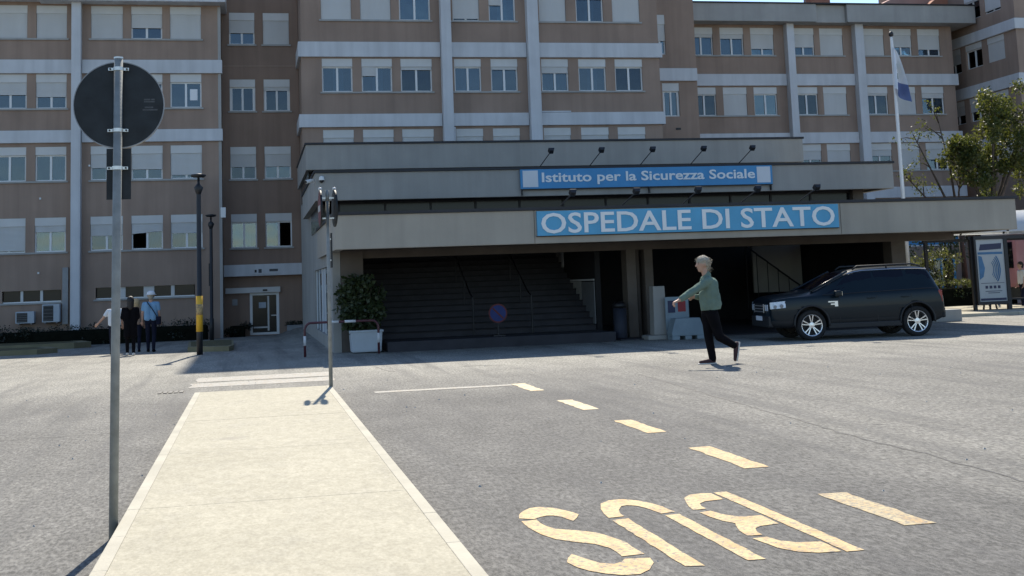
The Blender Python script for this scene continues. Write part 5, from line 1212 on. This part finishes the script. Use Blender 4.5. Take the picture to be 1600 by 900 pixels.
# the man walking across: faces -X, standing on his left foot, right foot lifted behind, arm stretched forward
def walker():
    t = thing('person', 'grey haired man in a green jacket striding across the road, arm stretched forward', 'person', (8.44, 22.01, 0))
    F = Vector((-1, 0, 0))
    hip = Vector((.02, 0, .99)); chest = Vector((.03, 0, 1.42)); neck = Vector((-.03, 0, 1.66)); hc = Vector((-.075, -.0, 1.875))
    body = []
    c, f, up, sd_ = head(body, hc, (-1, -.10, -.04), 1.10)
    body.append((neck+Vector((.02, 0, -.08)), .062, hc+Vector((.02, 0, -.08)), .058, 'skin'))
    # trunk core
    body += [(hip+Vector((0, -.085, 0)), .115, hip+Vector((0, .085, 0)), .115, 'cloth_black'), (hip, .13, hip+Vector((0, 0, .12)), .13, 'cloth_black'), (hip+Vector((0, 0, .16)), .12, chest, .14, 'cloth_green')]
    # standing leg (far/left) and lifted leg
    sh, sk, sa = Vector((.0, .09, .95)), Vector((.0, .08, .53)), Vector((.055, .07, .10))
    body += [(sh, .118, sk, .086, 'cloth_black'), (sk, .086, sa, .072, 'cloth_black')]
    lh, lk, la = Vector((.03, -.09, .95)), Vector((.15, -.09, .51)), Vector((.435, -.08, .335))
    body += [(lh, .120, lk, .088, 'cloth_black'), (lk, .088, la, .068, 'cloth_black')]
    # stretched arm (near, its sleeve comes from the jacket) and other arm
    s1, e1, w1 = Vector((-.09, -.17, 1.56)), Vector((-.40, -.19, 1.36)), Vector((-.645, -.20, 1.225))
    body += [(s1, .055, e1, .046, 'cloth_green'), (e1, .046, w1, .036, 'skin')]
    hand(body, w1+Vector((-.01, 0, -.005)), (-1, 0, -.35), (-.2, 0, -1), s=1.15, curl=.9)
    s2, e2, w2 = Vector((.0, .18, 1.55)), Vector((-.02, .24, 1.25)), Vector((-.20, .22, 1.27))
    body += [(s2, .055, e2, .046, 'cloth_green'), (e2, .046, w2, .034, 'skin')]
    hand(body, w2, (-1, -.1, .1), (0, -1, -.3), s=1.1, curl=.9)
    blob('body', body, t, 0.0125, 2)
    # jacket: torso shell with hem, shoulders and sleeves
    jk = [(chest+Vector((-.005, -.09, .06)), .145, Vector((.055, -.06, 1.08)), .170, 'cloth_green'), (chest+Vector((-.005, .09, .06)), .145, Vector((.055, .06, 1.08)), .170, 'cloth_green'),
          (Vector((.07, 0, 1.50)), .135, Vector((.105, 0, 1.10)), .158, 'cloth_green'), (Vector((-.04, 0, 1.30)), .13, Vector((-.015, 0, 1.08)), .15, 'cloth_green'),
          (Vector((-.01, -.10, 1.575)), .085, Vector((-.01, .10, 1.575)), .085, 'cloth_green'), (neck+Vector((.03, 0, -.03)), .082, neck+Vector((.03, 0, .02)), .078, 'cloth_green'),
          (Vector((-.02, -.16, 1.555)), .085, e1, .072, 'cloth_green'), (e1, .072, w1+Vector((.045, 0, .022)), .056, 'cloth_green'),
          (Vector((-.0, .17, 1.55)), .082, e2, .064, 'cloth_green'), (e2, .064, w2+Vector((.04, 0, -.005)), .050, 'cloth_green')]
    j = blob('jacket', jk, t, 0.015, 2)
    tx = bpy.data.textures.new('folds', 'CLOUDS'); tx.noise_scale = 0.11; tx.noise_depth = 2
    dm = j.modifiers.new('folds', 'DISPLACE'); dm.texture = tx; dm.strength = 0.035; dm.mid_level = 0.5
    # cut the hem flat
    bm = bmesh.new(); bm.from_mesh(j.data); bmesh.ops.bisect_plane(bm, geom=bm.verts[:]+bm.edges[:]+bm.faces[:], plane_co=(0, 0, 1.015), plane_no=(0.06, 0, -1), clear_outer=True); bm.to_mesh(j.data); bm.free()
    hr = [(c+up*.055-f*.035, .112, c+up*.05+f*.01, .108, 'hair_grey'), (c-f*.085+up*.02, .075, c-f*.075-up*.075, .052, 'hair_grey'), (c+up*.115+f*.03, .05, c+up*.11-f*.04, .06, 'hair_grey'),
          (c+up*.10+f*.075, .036, c+up*.125+f*.03, .045, 'hair_grey'), (c-f*.115+up*.03, .06, c-f*.11-up*.05, .055, 'hair_grey'), (c-f*.09+up*.09, .055, c-f*.03+up*.12, .06, 'hair_grey'), (c-f*.13-up*.04, .035, c-f*.12-up*.09, .03, 'hair_grey')]
    for q in (1, -1): hr.append((c+sd_*q*.085+up*.07-f*.01, .042, c+sd_*q*.088-f*.045-up*.01, .036, 'hair_grey'))
    ho = blob('hair', hr, t, 0.012, 1)
    leaves('hair_strands', 'hair_grey', ho, [tuple(c+d_) for d_ in (up*.09-f*.04, up*.10+f*.02, -f*.10+up*.03, -f*.11-up*.04, up*.05-f*.09+sd_*.05, up*.05-f*.09-sd_*.05, -f*.12-up*.08, up*.08+f*.06, sd_*.08+up*.04-f*.03, -sd_*.08+up*.04-f*.03)], 0.045, 90, 0.075, 77, aspect=0.22)
    face_bits(t, c, f, up, sd_, 1.1)
    sp = []; shoe(sp, (.075, .07, .012), (-.19, .07, .012)); blob('shoe', sp, t, .012, 2)
    bm = bmesh.new(); box(bm, -.235, .12, .022, .118, .0, .022, bev=.008); obj('shoe_sole', bm, 'sole_pale', t)
    sp = []; hl2, tt2 = Vector((.535, -.08, .365)), Vector((.475, -.08, .07)); shoe(sp, hl2, tt2, (-1, 0, -.12)); o = blob('shoe', sp, t, .012, 2)
    bm = bmesh.new(); d = (tt2-hl2).normalized(); u = Vector((-1, 0, -.12)); u = (u-d*u.dot(d)).normalized(); k = d.cross(u)
    vs = []
    for a, ww in ((-.035, .038), (.12, .046), (.24, .048), (.335, .03)):
        for e in (-1, 1): vs.append((bm.verts.new(hl2+d*a+k*ww*e+u*.012), bm.verts.new(hl2+d*a+k*ww*e-u*.014)))
    for i in range(0, 6, 2):
        a, b, c2, e2_ = vs[i], vs[i+1], vs[i+2], vs[i+3]
        bm.faces.new((a[0], b[0], e2_[0], c2[0])); bm.faces.new((a[1], c2[1], e2_[1], b[1])); bm.faces.new((a[0], c2[0], c2[1], a[1])); bm.faces.new((b[0], b[1], e2_[1], e2_[0]))
    bm.faces.new((vs[0][0], vs[0][1], vs[1][1], vs[1][0])); bm.faces.new((vs[6][0], vs[7][0], vs[7][1], vs[6][1]))
    obj('shoe_sole', bm, 'sole_pale', t)
    return t
walker()

def stander(label, x, y, H, rz, shirt, legs, hair, hairstyle, sleeve='short', arms=None, group=None, extras=None, dress=False, face_dir=1):
    """person seen from behind walking away (+Y), built for a height of 1.75 then scaled"""
    s = H/1.75; z0 = gz(x, y); t = thing('person', label, 'person', (x, y, z0), rz, group); t.scale = (s, s, s)
    b = []; Fd = Vector((0, 1, 0)); hc = Vector((0, .02, 1.62))
    c, f, up, sd_ = head(b, hc, (0, 1, -.03), 1.0)
    b.append((Vector((0, 0, 1.44)), .055, hc-Vector((0, 0, .06)), .052, 'skin'))
    b += [(Vector((-.09, 0, .92)), .105, Vector((.09, 0, .92)), .105, legs), (Vector((-.06, 0, 1.0)), .105, Vector((-.09, 0, 1.30)), .105, shirt), (Vector((.06, 0, 1.0)), .105, Vector((.09, 0, 1.30)), .105, shirt), (Vector((-.14, 0, 1.39)), .062, Vector((.14, 0, 1.39)), .062, shirt)]
    for q, stp in ((-1, .10), (1, -.10)):
        h_, k_, a_ = Vector((q*.09, 0, .90)), Vector((q*.095, stp*.55+.02, .50)), Vector((q*.09, stp-.02, .10))
        b += [(h_, .09, k_, .064, legs), (k_, .064, a_, .048, legs)]
        sp = (Vector((q*.09, stp-.06, .0)), Vector((q*.10, stp+.15, .0))); shoe(b, *sp, m='cloth_black' if legs != 'cloth_black' else 'sole_pale')
    arms = arms or {-1: ((-.23, -.02, 1.14), (-.25, .06, .90)), 1: ((.23, .0, 1.14), (.25, .08, .90))}
    for q in (-1, 1):
        sh_ = Vector((q*.185, 0, 1.385)); el, wr_ = Vector(arms[q][0]), Vector(arms[q][1])
        b += [(sh_, .056, el, .044, shirt if sleeve == 'long' else 'skin'), (el, .042, wr_, .030, shirt if sleeve == 'long' else 'skin')]
        if sleeve == 'short': b.append((sh_, .066, sh_.lerp(el, .62), .062, shirt))
        hand(b, wr_+(wr_-el).normalized()*.01, (wr_-el), (0, 1, 0), s=1.0, curl=.45)
    blob('body', b, t, .0135, 2)
    tp = [(Vector((-.075, 0, .97)), .125, Vector((-.09, 0, 1.33)), .118, shirt), (Vector((.075, 0, .97)), .125, Vector((.09, 0, 1.33)), .118, shirt), (Vector((-.13, 0, 1.385)), .074, Vector((.13, 0, 1.385)), .074, shirt)]
    for q in (-1, 1):
        sh_ = Vector((q*.185, 0, 1.385)); el = Vector(arms[q][0]); tp.append((sh_, .072, sh_.lerp(el, .60 if sleeve == 'short' else 1), .066, shirt))
    if dress: tp += [(Vector((-.06, 0, 1.0)), .13, Vector((-.085, 0, .62)), .12, shirt), (Vector((.06, 0, 1.0)), .13, Vector((.085, 0, .62)), .12, shirt)]
    blob('shirt', tp, t, .016, 2)
    if hairstyle == 'long':
        blob('hair', [(c+up*.05-f*.02, .112, c+up*.03-f*.03, .115, hair), (c-f*.06, .10, c-f*.075-up*.20, .075, hair), (c-f*.05-sd_*.05, .06, c-f*.06-sd_*.06-up*.16, .045, hair), (c-f*.05+sd_*.05, .06, c-f*.06+sd_*.06-up*.16, .045, hair)], t, .014, 2)
    elif hairstyle == 'short':
        blob('hair', [(c+up*.05-f*.015, .107, c+up*.03-f*.03, .105, hair), (c-f*.05, .085, c-f*.05-up*.05, .065, hair)], t, .014, 2)
    elif hairstyle == 'cap':
        blob('hair', [(c-f*.035, .095, c-f*.04-up*.04, .075, 'hair_grey')], t, .014, 2)
        bm = bmesh.new(); lathe(bm, [(.112, .045), (.118, .055), (.112, .10), (.085, .135), (.04, .152), (.001, .156)], 20, 'z', tuple(c)); o = obj('cap', bm, hair, t, True)
        bm = bmesh.new(); lathe(bm, [(.155, .036), (.16, .045), (.112, .056)], 20, 'z', tuple(c)); obj('cap_brim', bm, hair, o, True)
    face_bits(t, c, f, up, sd_)
    if extras == 'bag':
        bm = bmesh.new(); path(bm, [(-.10, -.10, 1.46), (.05, -.135, 1.25), (.20, -.10, 1.0)], .014, 6); o = obj('bag_strap', bm, 'cloth_navy', t)
        bm = bmesh.new(); box(bm, .16, .28, -.14, .10, .78, 1.02, bev=.02); obj('bag', bm, 'cloth_navy', t)
    return t
G = 'people walking away by the left wing'
stander('woman with dark hair in black clothes walking away, right behind the foreground post', -3.53, 37.54, 1.70, R(4), 'cloth_black', 'cloth_black', 'hair_dark', 'long', 'long', group=G, dress=True, arms={-1: ((-.23, -.02, 1.14), (-.16, .10, 1.0)), 1: ((.22, .0, 1.14), (.17, .12, 1.0))})
stander('man in a white cap and light blue shirt carrying a shoulder bag, walking away', -3.16, 40.18, 1.88, R(-4), 'cloth_blue', 'cloth_navy', 'cloth_white', 'cap', 'short', group=G, extras='bag')
stander('person in a white shirt mostly hidden behind the foreground post, arm held out', -4.12, 38.9, 1.66, R(6), 'cloth_white', 'cloth_navy', 'hair_dark', 'short', 'short', group=G, arms={-1: ((-.34, .0, 1.18), (-.50, .10, 1.0)), 1: ((.23, .0, 1.14), (.25, .1, .92))})
stander('person with fair hair and tan clothes partly hidden behind the woman in black', -3.66, 40.9, 1.66, R(0), 'cloth_tan', 'cloth_navy', 'hair_blond', 'long', 'long', group=G)
p_ = stander('person in a white shirt standing before the pink coach at the right edge', 28.15, 40.9, 1.72, R(80), 'cloth_white', 'cloth_navy', 'hair_dark', 'short', 'short')
